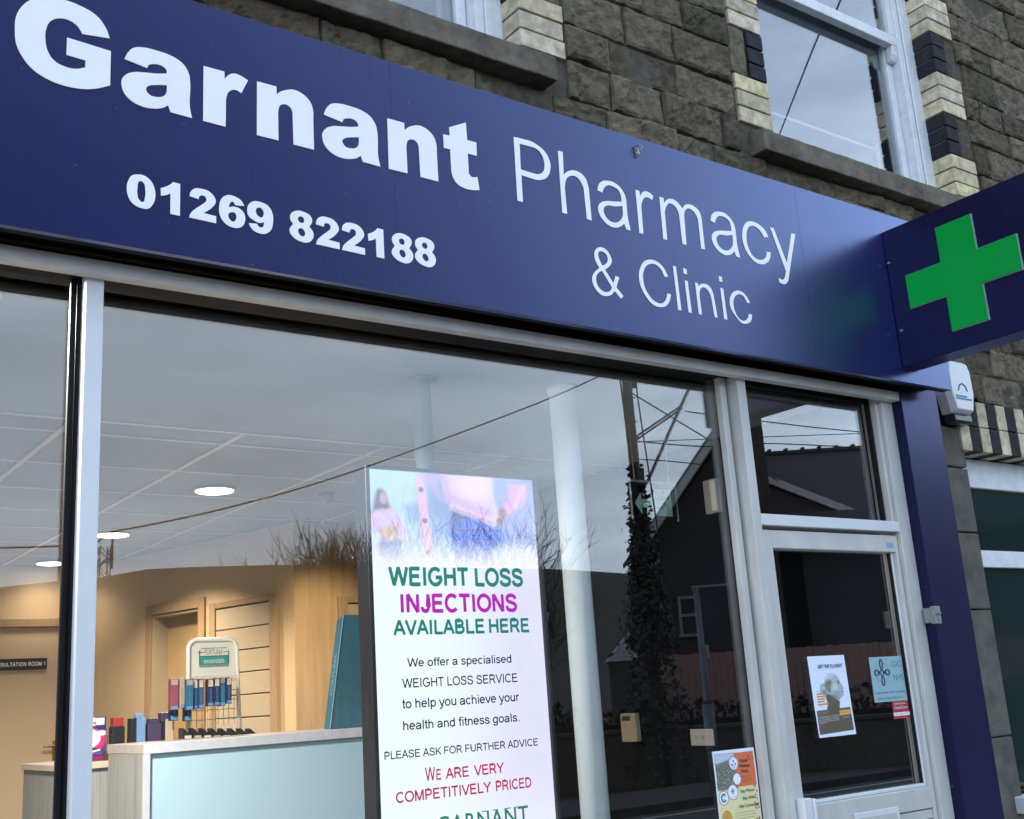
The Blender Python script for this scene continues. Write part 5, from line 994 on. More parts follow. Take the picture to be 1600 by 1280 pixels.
sans(a, 'W', 1.900, 1.936, 1.364, 1.403, yt_, 0.080); sans(a, 'E', 1.940, 1.957, 1.364, 1.395, yt_, 0.085); sans(a, 'ARE', 1.974, 2.060, 1.364, 1.395, yt_, 0.085); sans(a, 'VERY', 2.080, 2.196, 1.364, 1.395, yt_, 0.085)
a.build('crimson_wording', g_red, scr); a = MB()
sans(a, 'COMPETITIVELY', 1.794, 2.142, 1.310, 1.341, yt_, 0.085); sans(a, 'PRICED', 2.160, 2.301, 1.310, 1.341, yt_, 0.085)
a.build('crimson_wording', g_red, scr)
a = MB(); text(a, 'GARNANT', 1.935, 2.281, 1.208, 1.256, yt_, bold=0.012, spacing=1.1)
for x in (2.02, 2.06, 2.117, 2.165, 2.212):
    a.box(x - 0.012, x + 0.014, yt_ - 0.0012, yt_ - 0.0004, 1.2075, 1.2105)
for x in (2.112, 2.155, 2.205, 2.245): a.box(x - 0.012, x + 0.008, yt_ - 0.0012, yt_ - 0.0004, 1.2535, 1.2565)
a.build('green_wording', g_dkg, scr)

# ================================================================== papers on the glass
def leaf(mb, x, z, r, a, y, col):
    p = [(x + r * math.cos(a + t) * (1 if i % 2 == 0 else 0.45), z + r * math.sin(a + t) * (1 if i % 2 == 0 else 0.45)) for i, t in enumerate(np.linspace(0, 2 * math.pi, 10, endpoint=False))]
    mb.add([(q[0], y, q[1]) for q in p], [tuple(range(10))], col)
PR = 'printed'
# flu poster on the door: two folded panels of one sheet
fp = thing('flu_poster', 'tall creased white flu shot poster with a side-face portrait on the door glass', 'poster', (0, 0, 0))
PX = lambda u, v: 3.422 + 0.2135 * u + 0.010 * max(0.0, v - 0.64) / 0.36 + 0.002 * v
PY = lambda u, v: (2.8475 - 0.004 * (1 - abs(v - 0.64) / 0.64) if v < 0.64 else 2.8475 - 0.004 * (1 - (v - 0.64) / 0.36)) - 0.0012 * math.sin(u * 5)
PZ = lambda u, v: 1.674 - 0.2915 * v
ph = Paint(150, 205, 1.37, srgb(226, 232, 250))
brown = srgb(98, 88, 72)
ph.poly([(0.04, 0.672), (0.96, 0.658), (0.96, 0.945), (0.03, 0.965)], brown, 0.004)
ph.poly([(0.30, 0.68), (0.345, 0.62), (0.345, 0.56), (0.325, 0.52), (0.36, 0.46), (0.42, 0.44), (0.55, 0.50), (0.66, 0.56), (0.70, 0.585), (0.68, 0.62), (0.66, 0.68), (0.60, 0.69)], brown, 0.006)
skin, shade, hair = srgb(176, 186, 184), srgb(128, 134, 128), srgb(205, 210, 214)
ph.poly([(0.36, 0.47), (0.33, 0.40), (0.36, 0.30), (0.42, 0.245), (0.52, 0.22), (0.64, 0.225), (0.72, 0.255), (0.765, 0.30), (0.785, 0.335), (0.84, 0.40), (0.862, 0.415), (0.835, 0.432), (0.845, 0.455), (0.83, 0.468), (0.842, 0.488), (0.83, 0.508), (0.77, 0.525), (0.72, 0.545), (0.68, 0.575), (0.52, 0.50)], skin, 0.006)
ph.poly([(0.36, 0.30), (0.44, 0.235), (0.58, 0.215), (0.70, 0.24), (0.60, 0.265), (0.50, 0.31), (0.44, 0.37), (0.38, 0.36)], hair, 0.012)
ph.ell(0.46, 0.375, 0.11, 0.075, srgb(110, 106, 88), 0.6, 0.9); ph.ell(0.30, 0.42, 0.09, 0.075, srgb(150, 156, 160), 0.35); ph.ell(0.29, 0.40, 0.05, 0.03, srgb(195, 200, 206), 0.6)
ph.line(0.27, 0.38, 0.33, 0.48, 0.008, srgb(95, 98, 98), 0.8); ph.line(0.35, 0.33, 0.60, 0.25, 0.008, srgb(170, 175, 178), 0.7); ph.line(0.36, 0.38, 0.50, 0.29, 0.007, srgb(120, 122, 115), 0.6)
ph.ell(0.45, 0.42, 0.035, 0.05, srgb(150, 152, 146), 0.5); ph.ell(0.45, 0.42, 0.018, 0.028, srgb(84, 84, 78), 0.5)
ph.ell(0.60, 0.42, 0.10, 0.07, srgb(206, 212, 210), 0.8, 0.8); ph.ell(0.62, 0.49, 0.12, 0.05, srgb(138, 145, 142), 0.8, 0.7); ph.line(0.70, 0.325, 0.765, 0.33, 0.008, srgb(70, 72, 68)); ph.ell(0.735, 0.352, 0.022, 0.010, srgb(58, 60, 58), 0.5); ph.line(0.79, 0.462, 0.835, 0.462, 0.007, srgb(88, 84, 82)); ph.line(0.80, 0.425, 0.83, 0.43, 0.006, srgb(95, 98, 96)); ph.line(0.70, 0.55, 0.55, 0.50, 0.012, srgb(112, 118, 114), 0.7); ph.line(0.74, 0.40, 0.72, 0.46, 0.008, srgb(150, 156, 152), 0.8)
for i, w in enumerate((0.16, 0.25, 0.20, 0.19, 0.28)):
    ph.poly([(0.10, 0.46 + i * 0.032), (0.10 + w, 0.457 + i * 0.032), (0.10 + w, 0.478 + i * 0.032), (0.10, 0.481 + i * 0.032)], srgb(222, 160, 72), 0.004)
    ph.line(0.11, 0.47 + i * 0.032, 0.09 + w, 0.468 + i * 0.032, 0.004, srgb(120, 90, 50), 0.8)
ph.line(0.10, 0.437, 0.20, 0.435, 0.008, srgb(150, 150, 150), 0.6); ph.line(0.10, 0.622, 0.22, 0.619, 0.005, srgb(190, 165, 120), 0.8)
ph.poly([(0.64, 0.69), (0.955, 0.685), (0.955, 0.745), (0.64, 0.752)], srgb(222, 168, 84), 0.004); ph.line(0.68, 0.718, 0.88, 0.715, 0.005, srgb(170, 120, 60), 0.9); ph.line(0.70, 0.775, 0.90, 0.771, 0.004, srgb(170, 165, 155), 0.8); ph.line(0.72, 0.788, 0.85, 0.785, 0.004, srgb(150, 145, 138), 0.8)
ph.line(0.07, 0.70, 0.36, 0.693, 0.005, srgb(180, 140, 80), 0.8); ph.line(0.07, 0.718, 0.30, 0.712, 0.005, srgb(170, 130, 78), 0.8)
for i, w in enumerate((0.56, 0.54, 0.55, 0.53, 0.18)): ph.line(0.06, 0.75 + i * 0.020, 0.06 + w, 0.742 + i * 0.020, 0.0045, srgb(185, 182, 178), 0.85)
ph.noise(0.02, 2, 4)
ph.mesh(lambda u, v: (PX(u, v), PY(u, v), PZ(u, v))).build('sheet', PR, fp)
tm = MB(); sans(tm, 'GET THE FLU SHOT', 3.470, 3.610, 1.630, 1.6415, 2.8415, 0.115); n1 = len(tm.v)
tm.build('headline', 'ink', fp)
# blue health-service sticker and red alarm sticker
ns = thing('health_service_sticker', 'pale blue health service sticker with a dark knot emblem on the door glass', 'sticker', (0, 0, 0))
MB().box(3.785, 3.990, 2.8492, 2.8502, 1.489, 1.660).build('sheet', mat('pale_blue_film', (0.30, 0.46, 0.50), 0.4), ns)
t = MB(); text(t, 'GIG', 3.919, 3.981, 1.618, 1.641, 2.8488, bold=-0.014); t.build('lettering', 'ink_blue', ns)
t = MB(); text(t, 'NHS', 3.921, 3.985, 1.567, 1.590, 2.8488, bold=-0.014); t.build('lettering', 'ink_blue', ns)
t = MB(); text(t, 'Gwasanaethau GIG ar gael yma', 3.794, 3.981, 1.520, 1.529, 2.8488); text(t, 'NHS services available here', 3.806, 3.963, 1.499, 1.507, 2.8488); t.build('wording', 'ink_blue', ns)
k = MB(); cx, cz = 3.853, 1.600
def loop(ax, az, rx, rz, n=20): return [(cx + ax + rx * math.cos(t), 2.8482, cz + az + rz * math.sin(t)) for t in np.linspace(0, 2 * math.pi, n)]
for ax, az, rx, rz in ((0, 0.032, 0.0085, 0.018), (0, -0.032, 0.0085, 0.018), (0.034, 0, 0.0125, 0.010), (-0.034, 0, 0.0125, 0.010)): k.tube(loop(ax, az, rx, rz), 0.0024, 5)
for a_, b_ in (((-0.020, 0.006), (0.006, -0.020)), ((-0.006, 0.020), (0.020, -0.006)), ((-0.020, -0.006), (0.006, 0.020)), ((-0.006, -0.020), (0.020, 0.006)), ((-0.008, 0.008), (0.008, 0.008)), ((0.008, 0.008), (0.008, -0.008))):
    k.tube([(cx + a_[0], 2.8482, cz + a_[1]), (cx + b_[0], 2.8482, cz + b_[1])], 0.0022, 5)
k.build('knot_emblem', mat('dark_blue_print', (0.022, 0.04, 0.11), 0.5), ns)
rk = MB(); rk.tube(loop(0, 0, 0.040, 0.040, 40), 0.0007, 4); rk.build('ring', mat('pale_ring', (0.2, 0.36, 0.42), 0.5), ns)
rs_ = thing('alarm_sticker', 'small red alarm sticker with a white strip below the blue sticker', 'sticker', (0, 0, 0))
MB().box(3.890, 3.9905, 2.8492, 2.8502, 1.4215, 1.4885).build('sheet', mat('red_film', (0.42, 0.045, 0.045), 0.4), rs_)
MB().box(3.890, 3.9905, 2.8482, 2.8490, 1.4325, 1.4455).build('white_strip', 'paper', rs_)
t = MB(); text(t, 'DualCom', 3.901, 3.981, 1.4585, 1.4690, 2.8486); text(t, 'DIGITAL', 3.903, 3.976, 1.4755, 1.4815, 2.8486); t.build('wording', 'paper', rs_)
t = MB(); text(t, 'csl  dual  Pro', 3.899, 3.979, 1.4365, 1.4425, 2.8478); t.build('small_print', 'ink', rs_)
# winter event poster
wp = thing('event_poster', 'orange and yellow winter wellness event poster at the bottom corner of the window', 'poster', (0, 0, 0))
WX0, WX1, WZ1, WZ0, WY = 2.904, 3.110, 1.3745, 1.083, 2.8725
pw = Paint(150, 212, 1.41, srgb(225, 230, 240))
pw.poly([(0.035, 0.045), (0.97, 0.045), (0.97, 0.97), (0.035, 0.97)], srgb(226, 216, 164), 0.003); pw.grad(0.6, 1.0, srgb(206, 192, 130), 0.5)
pw.poly([(0.035, 0.035), (0.52, 0.035), (0.52, 0.44), (0.035, 0.44)], srgb(112, 116, 104), 0.003)
pw.poly([(0.035, 0.035), (0.52, 0.035), (0.52, 0.09), (0.035, 0.15)], srgb(190, 200, 212), 0.02)
rs = random.Random(5)
for i in range(170):
    x, y = rs.uniform(0.04, 0.5), rs.uniform(0.13, 0.43); c = rs.choice([(150, 150, 140), (84, 92, 74), (176, 170, 160), (62, 66, 58), (120, 118, 104)])
    pw.ell(x, y, rs.uniform(0.008, 0.022), rs.uniform(0.004, 0.010), srgb(*c), 0.4, 0.8)
pw.poly([(0.50, 0.04), (0.965, 0.04), (0.965, 0.425), (0.50, 0.425)], srgb(216, 112, 68), 0.003)
ring = srgb(128, 92, 70)
for cx_, cy_, r, kind in ((0.47, 0.155, 0.115, 0), (0.51, 0.335, 0.098, 1), (0.38, 0.475, 0.125, 2), (0.155, 0.525, 0.115, 3)):
    pw.ell(cx_, cy_, r, r / 1.41, ring, 0.03); pw.ell(cx_, cy_, r * 0.9, r * 0.9 / 1.41, srgb(236, 240, 248), 0.03)
    if kind == 0:
        for dx, dy, c in ((0, -0.025, (60, 130, 130)), (-0.04, 0.015, (60, 90, 150)), (0.04, 0.012, (80, 110, 160)), (0, 0.04, (150, 170, 200))): pw.ell(cx_ + dx, cy_ + dy, 0.022, 0.014, srgb(*c), 0.4)
        for t_ in np.linspace(0, 6.28, 26): pw.ell(cx_ + 0.088 * math.cos(t_), cy_ + 0.062 * math.sin(t_), 0.007, 0.005, srgb(110, 140, 185), 0.5)
    if kind == 2:
        for t_ in range(8): pw.line(cx_, cy_ - 0.01, cx_ + 0.052 * math.cos(t_ * 0.785), cy_ - 0.01 + 0.037 * math.sin(t_ * 0.785), 0.005, srgb(60, 66, 90))
        pw.line(cx_ - 0.06, cy_ + 0.055, cx_ + 0.06, cy_ + 0.055, 0.005, srgb(150, 160, 180), 0.8)
    if kind == 3:
        for t_ in np.linspace(0.8, 5.5, 24): pw.ell(cx_ + 0.055 * math.cos(t_), cy_ + 0.042 * math.sin(t_), 0.012, 0.009, srgb(38, 62, 82), 0.4); pw.ell(cx_ + 0.028 * math.cos(t_), cy_ + 0.022 * math.sin(t_), 0.006, 0.005, srgb(60, 150, 150), 0.4)
pw.ell(0.19, 0.755, 0.115, 0.088, srgb(150, 110, 50), 0.03); pw.ell(0.19, 0.755, 0.105, 0.080, srgb(206, 160, 72), 0.03)
for i in range(6): pw.line(0.12 + 0.01 * abs(i - 3), 0.71 + i * 0.018, 0.26 - 0.01 * abs(i - 3), 0.708 + i * 0.018, 0.004, srgb(150, 105, 45), 0.8)
for i in range(42):
    y = rs.uniform(0.43, 0.96); x = rs.uniform(0.88, 0.96); c = rs.choice([(190, 60, 40), (120, 110, 50), (160, 110, 50), (110, 60, 40)]); pw.ell(x, y, rs.uniform(0.008, 0.022), rs.uniform(0.006, 0.014), srgb(*c), 0.3)
for i in range(6): pw.ell(rs.uniform(0.80, 0.95), rs.uniform(0.05, 0.15), 0.02, 0.012, srgb(196, 70, 45), 0.3)
for i, (a_, b_) in enumerate(((0.38, 0.86), (0.36, 0.86), (0.40, 0.84), (0.52, 0.72))): pw.line(a_, 0.715 + i * 0.030, b_, 0.712 + i * 0.030, 0.004, srgb(84, 80, 64), 0.75)
for i, (a_, b_) in enumerate(((0.58, 0.88), (0.62, 0.82), (0.58, 0.88), (0.64, 0.78))): pw.line(a_, 0.315 + i * 0.022, b_, 0.313 + i * 0.022, 0.004, srgb(120, 55, 35), 0.8)
pw.line(0.16, 0.865, 0.92, 0.85, 0.004, srgb(84, 80, 64), 0.7)
pw.noise(0.025, 2, 9)
pw.mesh(lambda u, v: (WX0 + (WX1 - WX0) * u + 0.004 * v, WY - 0.001 * math.sin(v * 6), WZ1 - (WZ1 - WZ0) * v)).build('sheet', PR, wp)
def wt(mb, s, u0, u1, vb, vt, bold=0.0): text(mb, s, WX0 + (WX1 - WX0) * u0, WX0 + (WX1 - WX0) * u1, WZ1 - (WZ1 - WZ0) * vb, WZ1 - (WZ1 - WZ0) * vt, WY - 0.0022, bold=bold)
t = MB(); wt(t, 'Winter', 0.62, 0.81, 0.155, 0.118, 0.02); wt(t, 'Wellness', 0.59, 0.85, 0.212, 0.175, 0.02); wt(t, 'Event', 0.63, 0.80, 0.270, 0.235, 0.02); t.build('event_title', mat('brown_ink', (0.10, 0.03, 0.015), 0.6), wp)
t = MB(); wt(t, 'Stay Warm', 0.56, 0.88, 0.492, 0.458, 0.012); wt(t, 'Stay Well', 0.60, 0.87, 0.572, 0.538, 0.012); wt(t, 'Stay Connected', 0.50, 0.96, 0.655, 0.620, 0.012); wt(t, 'Ca', 0.36, 0.46, 0.945, 0.905, 0.02); t.build('slogan', 'ink', wp)

# ================================================================== across the street (seen in the glass)
def struct(o): o['kind'] = 'structure'; return o
g = MB(); g.add([(-900, -900, -0.06), (900, -900, -0.06), (900, 900, -0.06), (-900, 900, -0.06)], [(0, 1, 2, 3)]); struct(g.build('ground', 'grass'))
g = MB(); g.box(-60, 90, 0.9, 2.79, -0.3, 0.0); struct(g.build('pavement', 'paving', bevel=0.01))
g = MB(); g.add([(-60, -6.3, -0.12), (90, -6.3, -0.12), (90, 0.9, -0.12), (-60, 0.9, -0.12)], [(0, 1, 2, 3)]); g.v = [(x, y, -0.055 if True else z) for x, y, z in g.v]; struct(g.build('road', 'asphalt'))
g = MB(); g.box(-60, 90, -8.1, -6.3, -0.3, 0.06); struct(g.build('far_pavement', 'far_paving', bevel=0.01))
g = MB()
for k in range(20): g.add([(-40 + k * 6, -2.75, -0.05), (-36 + k * 6, -2.75, -0.05), (-36 + k * 6, -2.65, -0.05), (-40 + k * 6, -2.65, -0.05)], [(0, 1, 2, 3)])
g.add([(-60, -5.95, -0.05), (90, -5.95, -0.05), (90, -5.85, -0.05), (-60, -5.85, -0.05)], [(0, 1, 2, 3)])
struct(g.build('road_marking', 'marking'))
# hillside whose crest shows along the bottom of the reflected sky
RX = [-900, -120, -40, 0, 25, 31.5, 35, 39.4, 45, 57, 92, 104, 160, 300, 900]
RZ = [4, 7, 11, 13.5, 15.2, 15.9, 16.3, 17.1, 17.5, 17.9, 18.0, 17.6, 15, 10, 4]
h = MB(); xs = np.linspace(-400, 420, 165); prof = [(-30, 0.0), (-45, 0.10), (-60, 0.26), (-80, 0.55), (-100, 0.86), (-114, 1.0), (-135, 0.96), (-180, 0.6), (-260, 0.0)]
for j, (y, k) in enumerate(prof):
    for x in xs:
        zz = np.interp(x, RX, RZ) * k - 0.2 + (0.0 if k in (0.0,) else 0.10 * noise.noise(Vector((x * 0.2, y * 0.2, 0))))
        h.v.append((float(x), y, float(zz))); h.c.append((1, 1, 1))
nx = len(xs)
h.f = [(j * nx + i, j * nx + i + 1, (j + 1) * nx + i + 1, (j + 1) * nx + i) for j in range(len(prof) - 1) for i in range(nx - 1)]
struct(h.build('hill', 'hill', smooth=True, fix=True))

# unseen terrace blocks added to keep the low sun off the street
tr_ = MB(); tr_.box(-26, 36, 3.3, 11, 6.01, 9.0); tr_.box(-26, -3.3, 3.3, 11, -0.06, 6.0); tr_.box(7.41, 36, 3.3, 11, -0.06, 6.0); tr_.box(-3.29, 7.4, 9.6, 11, -0.06, 6.0)
tr_.build('sun_blocking_terrace', 'ashlar', bld)
# telegraph pole wrapped in ivy
tp = thing('telegraph_pole', 'wooden telegraph pole wrapped in ivy across the street, mirrored in the window', 'telegraph pole', (13.76, -9.04, 0))
p = MB(); p.tube([(0, 0, -0.06), (0.0, 0, 4), (0.0, 0, 8.6)], [0.125, 0.100, 0.082], 16); p.build('pole', 'pole', tp, smooth=True)
p = MB()
for zz in (7.9, 7.3, 6.75, 6.3, 6.0): p.tube([(-0.15, 0.02, zz), (0.15, 0.02, zz)], 0.014, 6)
p.tube([(-0.17, 0.05, 7.6), (-0.21, 0.06, 7.0), (-0.16, 0.05, 6.2), (-0.14, 0.05, 5.0)], 0.016, 6); p.tube([(0.17, 0.05, 7.3), (0.19, 0.06, 6.6), (0.30, 0.07, 5.0), (0.42, 0.07, 3.4)], 0.014, 6)
p.box(0.14, 0.22, -0.04, 0.04, 6.95, 7.15); p.box(-0.10, 0.06, 0.10, 0.17, 5.1, 5.4); p.build('pole_fittings', 'cable', tp)
iv = MB(); rs = random.Random(11)
for k in range(8500):
    zz = rs.random() ** 0.8 * 5.6; wdt = 0.15 + 0.36 * max(0.0, 1 - zz / 4.3) ** 0.8 + (0.10 * noise.noise(Vector((zz * 2.2, 0, 3))))
    if zz > 3.6 and rs.random() < 0.40: continue
    if zz > 4.3 and rs.random() < (zz - 4.3) / 1.25: continue
    if zz < 2.2 and rs.random() < 0.55: continue
    a_ = rs.uniform(0, 6.283); rr_ = wdt * (0.75 + 0.5 * rs.random()) + (0.18 * rs.random() if rs.random() < 0.08 else 0)
    c = Vector((rr_ * math.cos(a_), rr_ * math.sin(a_), zz)); s = rs.uniform(0.024, 0.056)
    u_ = Vector((rs.uniform(-1, 1), rs.uniform(-1, 1), rs.uniform(-1, 0.2))).normalized(); v_ = u_.cross(Vector((math.cos(a_), math.sin(a_), 0.4))).normalized()
    iv.add([c - u_ * s, c + v_ * s * 0.8, c + u_ * s * 1.1, c - v_ * s * 0.8], [(0, 1, 2, 3)])
iv.build('ivy', 'ivy', tp)
lb_ = thing('street_lamp_bracket', 'long swan-neck street lamp arm braced off the telegraph pole', 'street lamp', (0, 0, 0))
p = MB(); p.tube([(13.86, -9.04, 5.12), (13.96, -9.02, 5.13), (14.03, -9.0, 5.22), (14.62, -8.95, 6.14), (15.20, -8.9, 7.02), (15.27, -8.9, 7.11), (15.40, -8.9, 7.17)], 0.032, 8); p.build('arm', 'galv', lb_, smooth=True)
p = MB(); p.tube([(13.85, -9.0, 6.02), (15.02, -8.93, 6.70)], 0.020, 6); p.tube([(13.85, -9.08, 5.94), (15.02, -8.95, 6.64)], 0.020, 6); p.build('brace', 'galv', lb_)
p = MB(); p.add([(15.38, -9.0, 7.10), (15.52, -9.05, 7.06), (15.80, -9.03, 7.16), (15.95, -8.95, 7.24), (15.80, -8.85, 7.28), (15.52, -8.80, 7.24), (15.38, -8.86, 7.20)], [(0, 1, 2, 3, 4, 5, 6), (6, 5, 4, 3, 2, 1, 0)])
p = MB(); p.tube([(15.38, -8.9, 7.165), (15.48, -8.9, 7.16), (15.70, -8.9, 7.21), (15.90, -8.9, 7.27), (16.0, -8.9, 7.30)], [0.05, 0.10, 0.11, 0.09, 0.03], 10); p.build('lantern', 'galv', lb_, smooth=True)
def wire(lab, pts, r=0.012, n=10):
    P_ = [Vector(q) for q in pts]; out = []
    for i in range(len(P_) - 1):
        a0, a1, a2, a3 = P_[max(i - 1, 0)], P_[i], P_[i + 1], P_[min(i + 2, len(P_) - 1)]
        for k in range(n):
            t = k / n; out.append(0.5 * ((2 * a1) + (a2 - a0) * t + (2 * a0 - 5 * a1 + 4 * a2 - a3) * t * t + (3 * a1 - a0 - 3 * a2 + a3) * t ** 3))
    out.append(P_[-1])
    m = MB(); m.tube(out, r, 6); return tag(m.build('overhead_wire', 'cable', None), lab, 'wire', 'overhead wires over the street')
wire('black overhead wire sagging across the reflected sky to the telegraph pole', [(-6, -9.04, 3.6), (3.11, -9.04, 3.74), (4.56, -9.04, 4.0), (6.17, -9.04, 4.40), (8.13, -9.04, 5.04), (11.66, -9.04, 6.43), (13.65, -9.04, 7.33)], 0.013)
wire('high straight wire just under the window head in the reflection', [(-8, -3.24, 5.05), (1.8, -3.24, 4.96), (5.0, -3.24, 5.0), (12, -3.24, 5.25), (40, -3.24, 7)], 0.016)
wire('thin wire slanting down from the pole top past the lamp arm', [(13.88, -9.04, 6.83), (15.82, -9.04, 6.08), (17.5, -9.0, 5.4)], 0.013)
wire('upper of the thin level wires from the pole, rising a little', [(13.9, -9.04, 5.92), (15.72, -9.04, 6.12), (26, -9.04, 7.2)], 0.009)
wire('middle level wire from the pole towards the slate roofed house', [(13.9, -9.04, 5.93), (15.64, -9.04, 5.97), (17.43, -9.04, 6.16), (20.71, -9.04, 6.3), (28, -9.04, 6.5)], 0.012)
wire('lowest level wire from the pole towards the gabled house', [(13.9, -9.04, 5.6), (15.26, -9.04, 5.61), (19, -9.6, 5.66)], 0.010)
wire('wire crossing the fanlight reflection above the slate roof', [(15.2, -9.04, 6.62), (17.5, -9.04, 6.61), (20.46, -9.04, 6.65), (30, -9.04, 6.9)], 0.012)
wire('service wire dropping from the opposite chimney to the upper wall of the shop', [(20.4, -12.3, 10.7), (8.394, -0.226, 6.805), (6.318, 1.874, 6.134), (5.27, 2.93, 5.80)], 0.008)

UA = math.atan2(0.5885, 0.8085)
def frame_at(x, y): return (x, y, 0)
# house with a single steep roof and deep verge, pole side
hs1 = thing('gabled_house', 'dark rendered house with a steep pale edged roof and small white window opposite', 'house', (18.06, -13.25, 0), UA)
MB().prism_y([(0.05, 0.0), (2.55, 0.0), (2.55, 8.0), (1.45, 6.62), (0.05, 4.93)], -6.0, -0.55).build('wall', 'render_wall', hs1, fix=True)
MB().prism_y([(-0.12, 4.86), (2.62, 8.36), (2.62, 8.5), (-0.12, 5.0)], -6.2, -0.03).build('roof', 'slate', hs1, fix=True)
MB().prism_y([(-0.20, 4.72), (2.62, 8.30), (2.62, 8.52), (-0.20, 4.98)], -0.028, 0.02).build('bargeboard', 'barge', hs1, fix=True)
MB().prism_y([(-0.10, 4.80), (2.60, 8.24), (2.60, 8.27), (-0.10, 4.84)], -0.545, -0.03).build('verge_soffit', mat('grey_soffit', (0.30, 0.28, 0.26), 0.8), hs1, fix=True)
w_ = MB(); w_.box(0.48, 0.54, -0.56, -0.50, 2.72, 3.58); w_.box(0.90, 0.95, -0.56, -0.50, 2.72, 3.58); w_.box(0.54, 0.90, -0.56, -0.50, 3.52, 3.58); w_.box(0.54, 0.90, -0.56, -0.51, 3.12, 3.18); w_.box(0.44, 0.99, -0.56, -0.45, 2.66, 2.72)
wf = w_.build('window', mat('grey_white_frame', (0.22, 0.23, 0.25), 0.6), hs1); MB().box(0.54, 0.90, -0.556, -0.545, 2.72, 3.52).build('pane', mat('dark_pane', (0.03, 0.03, 0.04), 0.2), wf)
MB().box(0.02, 2.6, -0.545, -0.50, 1.98, 2.12).build('string_course', mat('grey_band', (0.12, 0.12, 0.13), 0.8), hs1)
# long slate roofed house beyond it
hs2 = thing('slate_roofed_house', 'long house with a dark slate roof and knobbly ridge tiles opposite the door', 'house', (20.84, -11.60, 0), UA)
MB().box(0.4, 16, -6.5, -1.0, 0, 4.6).build('wall', 'render_wall', hs2)
MB().prism_x([(-0.5, 4.75), (-0.5, 4.95), (-3.7, 7.45), (-6.9, 4.95), (-6.9, 4.75)], 0.1, 16.3).build('roof', 'slate', hs2, fix=True)
MB().box(-0.95, -0.38, -0.6, -0.02, 0, 10.5).build('chimney', mat('chimney_brick', (0.04, 0.03, 0.03), 0.9, var=0.3, vscale=9), hs2)
rt = MB()
for k in range(36):
    rt.tube([(0.1 + k * 0.45, -3.7, 7.46), (0.53 + k * 0.45, -3.7, 7.46)], 0.085, 8); rt.box(0.11 + k * 0.45, 0.19 + k * 0.45, -3.79, -3.61, 7.47, 7.585)
rt.build('ridge_tiles', 'slate', hs2)
gb = MB(); gb.prism_y([(-0.55, 4.6), (2.3, 4.6), (2.3, 5.15), (-0.4, 6.45), (-0.55, 6.45)], -3.4, -1.26); gb.build('front_extension', mat('brown_brick', (0.05, 0.04, 0.042), 0.9, var=0.3, vscale=10), hs2, fix=True)
b_ = MB(); b_.prism_y([(-0.45, 6.62), (2.45, 5.22), (2.45, 5.02), (-0.45, 6.42)], -1.25, -1.18); b_.build('bargeboard', 'barge', hs2, fix=True)
# fence, hedge, garden wall
fn = thing('board_fence', 'red-brown upright board fence behind the hedge in the window reflection', 'fence', (15.2, -10.4, 0), UA)
fb = MB(); rs = random.Random(4)
for k in range(64):
    x = k * 0.125; t_ = rs.uniform(0.8, 1.15)
    fb.box(x + 0.004, x + 0.121, -0.02 + rs.uniform(-0.004, 0.004), 0.0, 0.4, 2.16 + rs.uniform(-0.012, 0.012), (t_, t_, t_))
fb.build('boards', 'fence', fn)
r_ = MB(); r_.box(0, 8, -0.08, -0.03, 0.8, 0.88); r_.box(0, 8, -0.08, -0.03, 1.8, 1.88); r_.build('rail', 'fence', fn)
hg = thing('hedge', 'low ragged dark green hedge along the garden wall opposite', 'hedge', (14.2, -9.7, 0), UA)
hm = MB(); rs = random.Random(21)
for k in range(5200):
    x = rs.uniform(-4, 10); top = 1.32 + 0.22 * noise.noise(Vector((x * 0.9, 0, 0))) + 0.12 * noise.noise(Vector((x * 3.1, 5, 0)))
    zz = rs.uniform(0.3, top); y = rs.uniform(-0.35, 0.35); s = rs.uniform(0.04, 0.09)
    c = Vector((x, y, zz)); u_ = Vector((rs.uniform(-1, 1), rs.uniform(-1, 1), rs.uniform(-1, 1))).normalized(); v_ = u_.cross(Vector((rs.uniform(-1, 1), rs.uniform(-1, 1), 0.3))).normalized()
    hm.add([c - u_ * s, c + v_ * s * 0.7, c + u_ * s, c - v_ * s * 0.7], [(0, 1, 2, 3)])
hm.build('foliage', 'ivy', hg)
hc = MB(); hc.box(-4, 10, -0.22, 0.22, -0.05, 1.0); hc.build('inner_growth', mat('dark_hedge_core', (0.012, 0.016, 0.008), 0.95), hg)
gwl = MB(); gwl.box(-5, 11, -0.12, 0.12, -0.06, 0.85); gwl.box(-5, 11, -0.16, 0.16, 0.851, 0.92)
o = gwl.build('garden_wall', 'mortar', None, bevel=0.01); o.location = (14.0, -9.0, 0); o.rotation_euler = (0, 0, UA); tag(o, 'low dark stone garden wall with coping across the street', 'wall')
# slim street lamp column
lp = thing('street_lamp_column', 'slim grey street lamp column with a short level arm across the street', 'street lamp', (12.51, -6.6, 0.06))
p = MB(); p.tube([(0, 0, 0), (0, 0, 1.25)], 0.085, 14); p.tube([(0, 0, 1.25), (0, 0, 1.32), (0, 0, 2.95)], [0.085, 0.055, 0.042], 14); p.build('column', 'galv', lp, smooth=True)
p = MB(); p.tube([(-0.06, -0.02, 2.95), (0.5, 0.18, 2.97)], 0.03, 8); p.build('arm', 'galv', lp)
p = MB(); p.box(0.05, 0.09, -0.05, 0.05, 1.9, 2.1); p.build('number_plate', 'offwhite', lp)
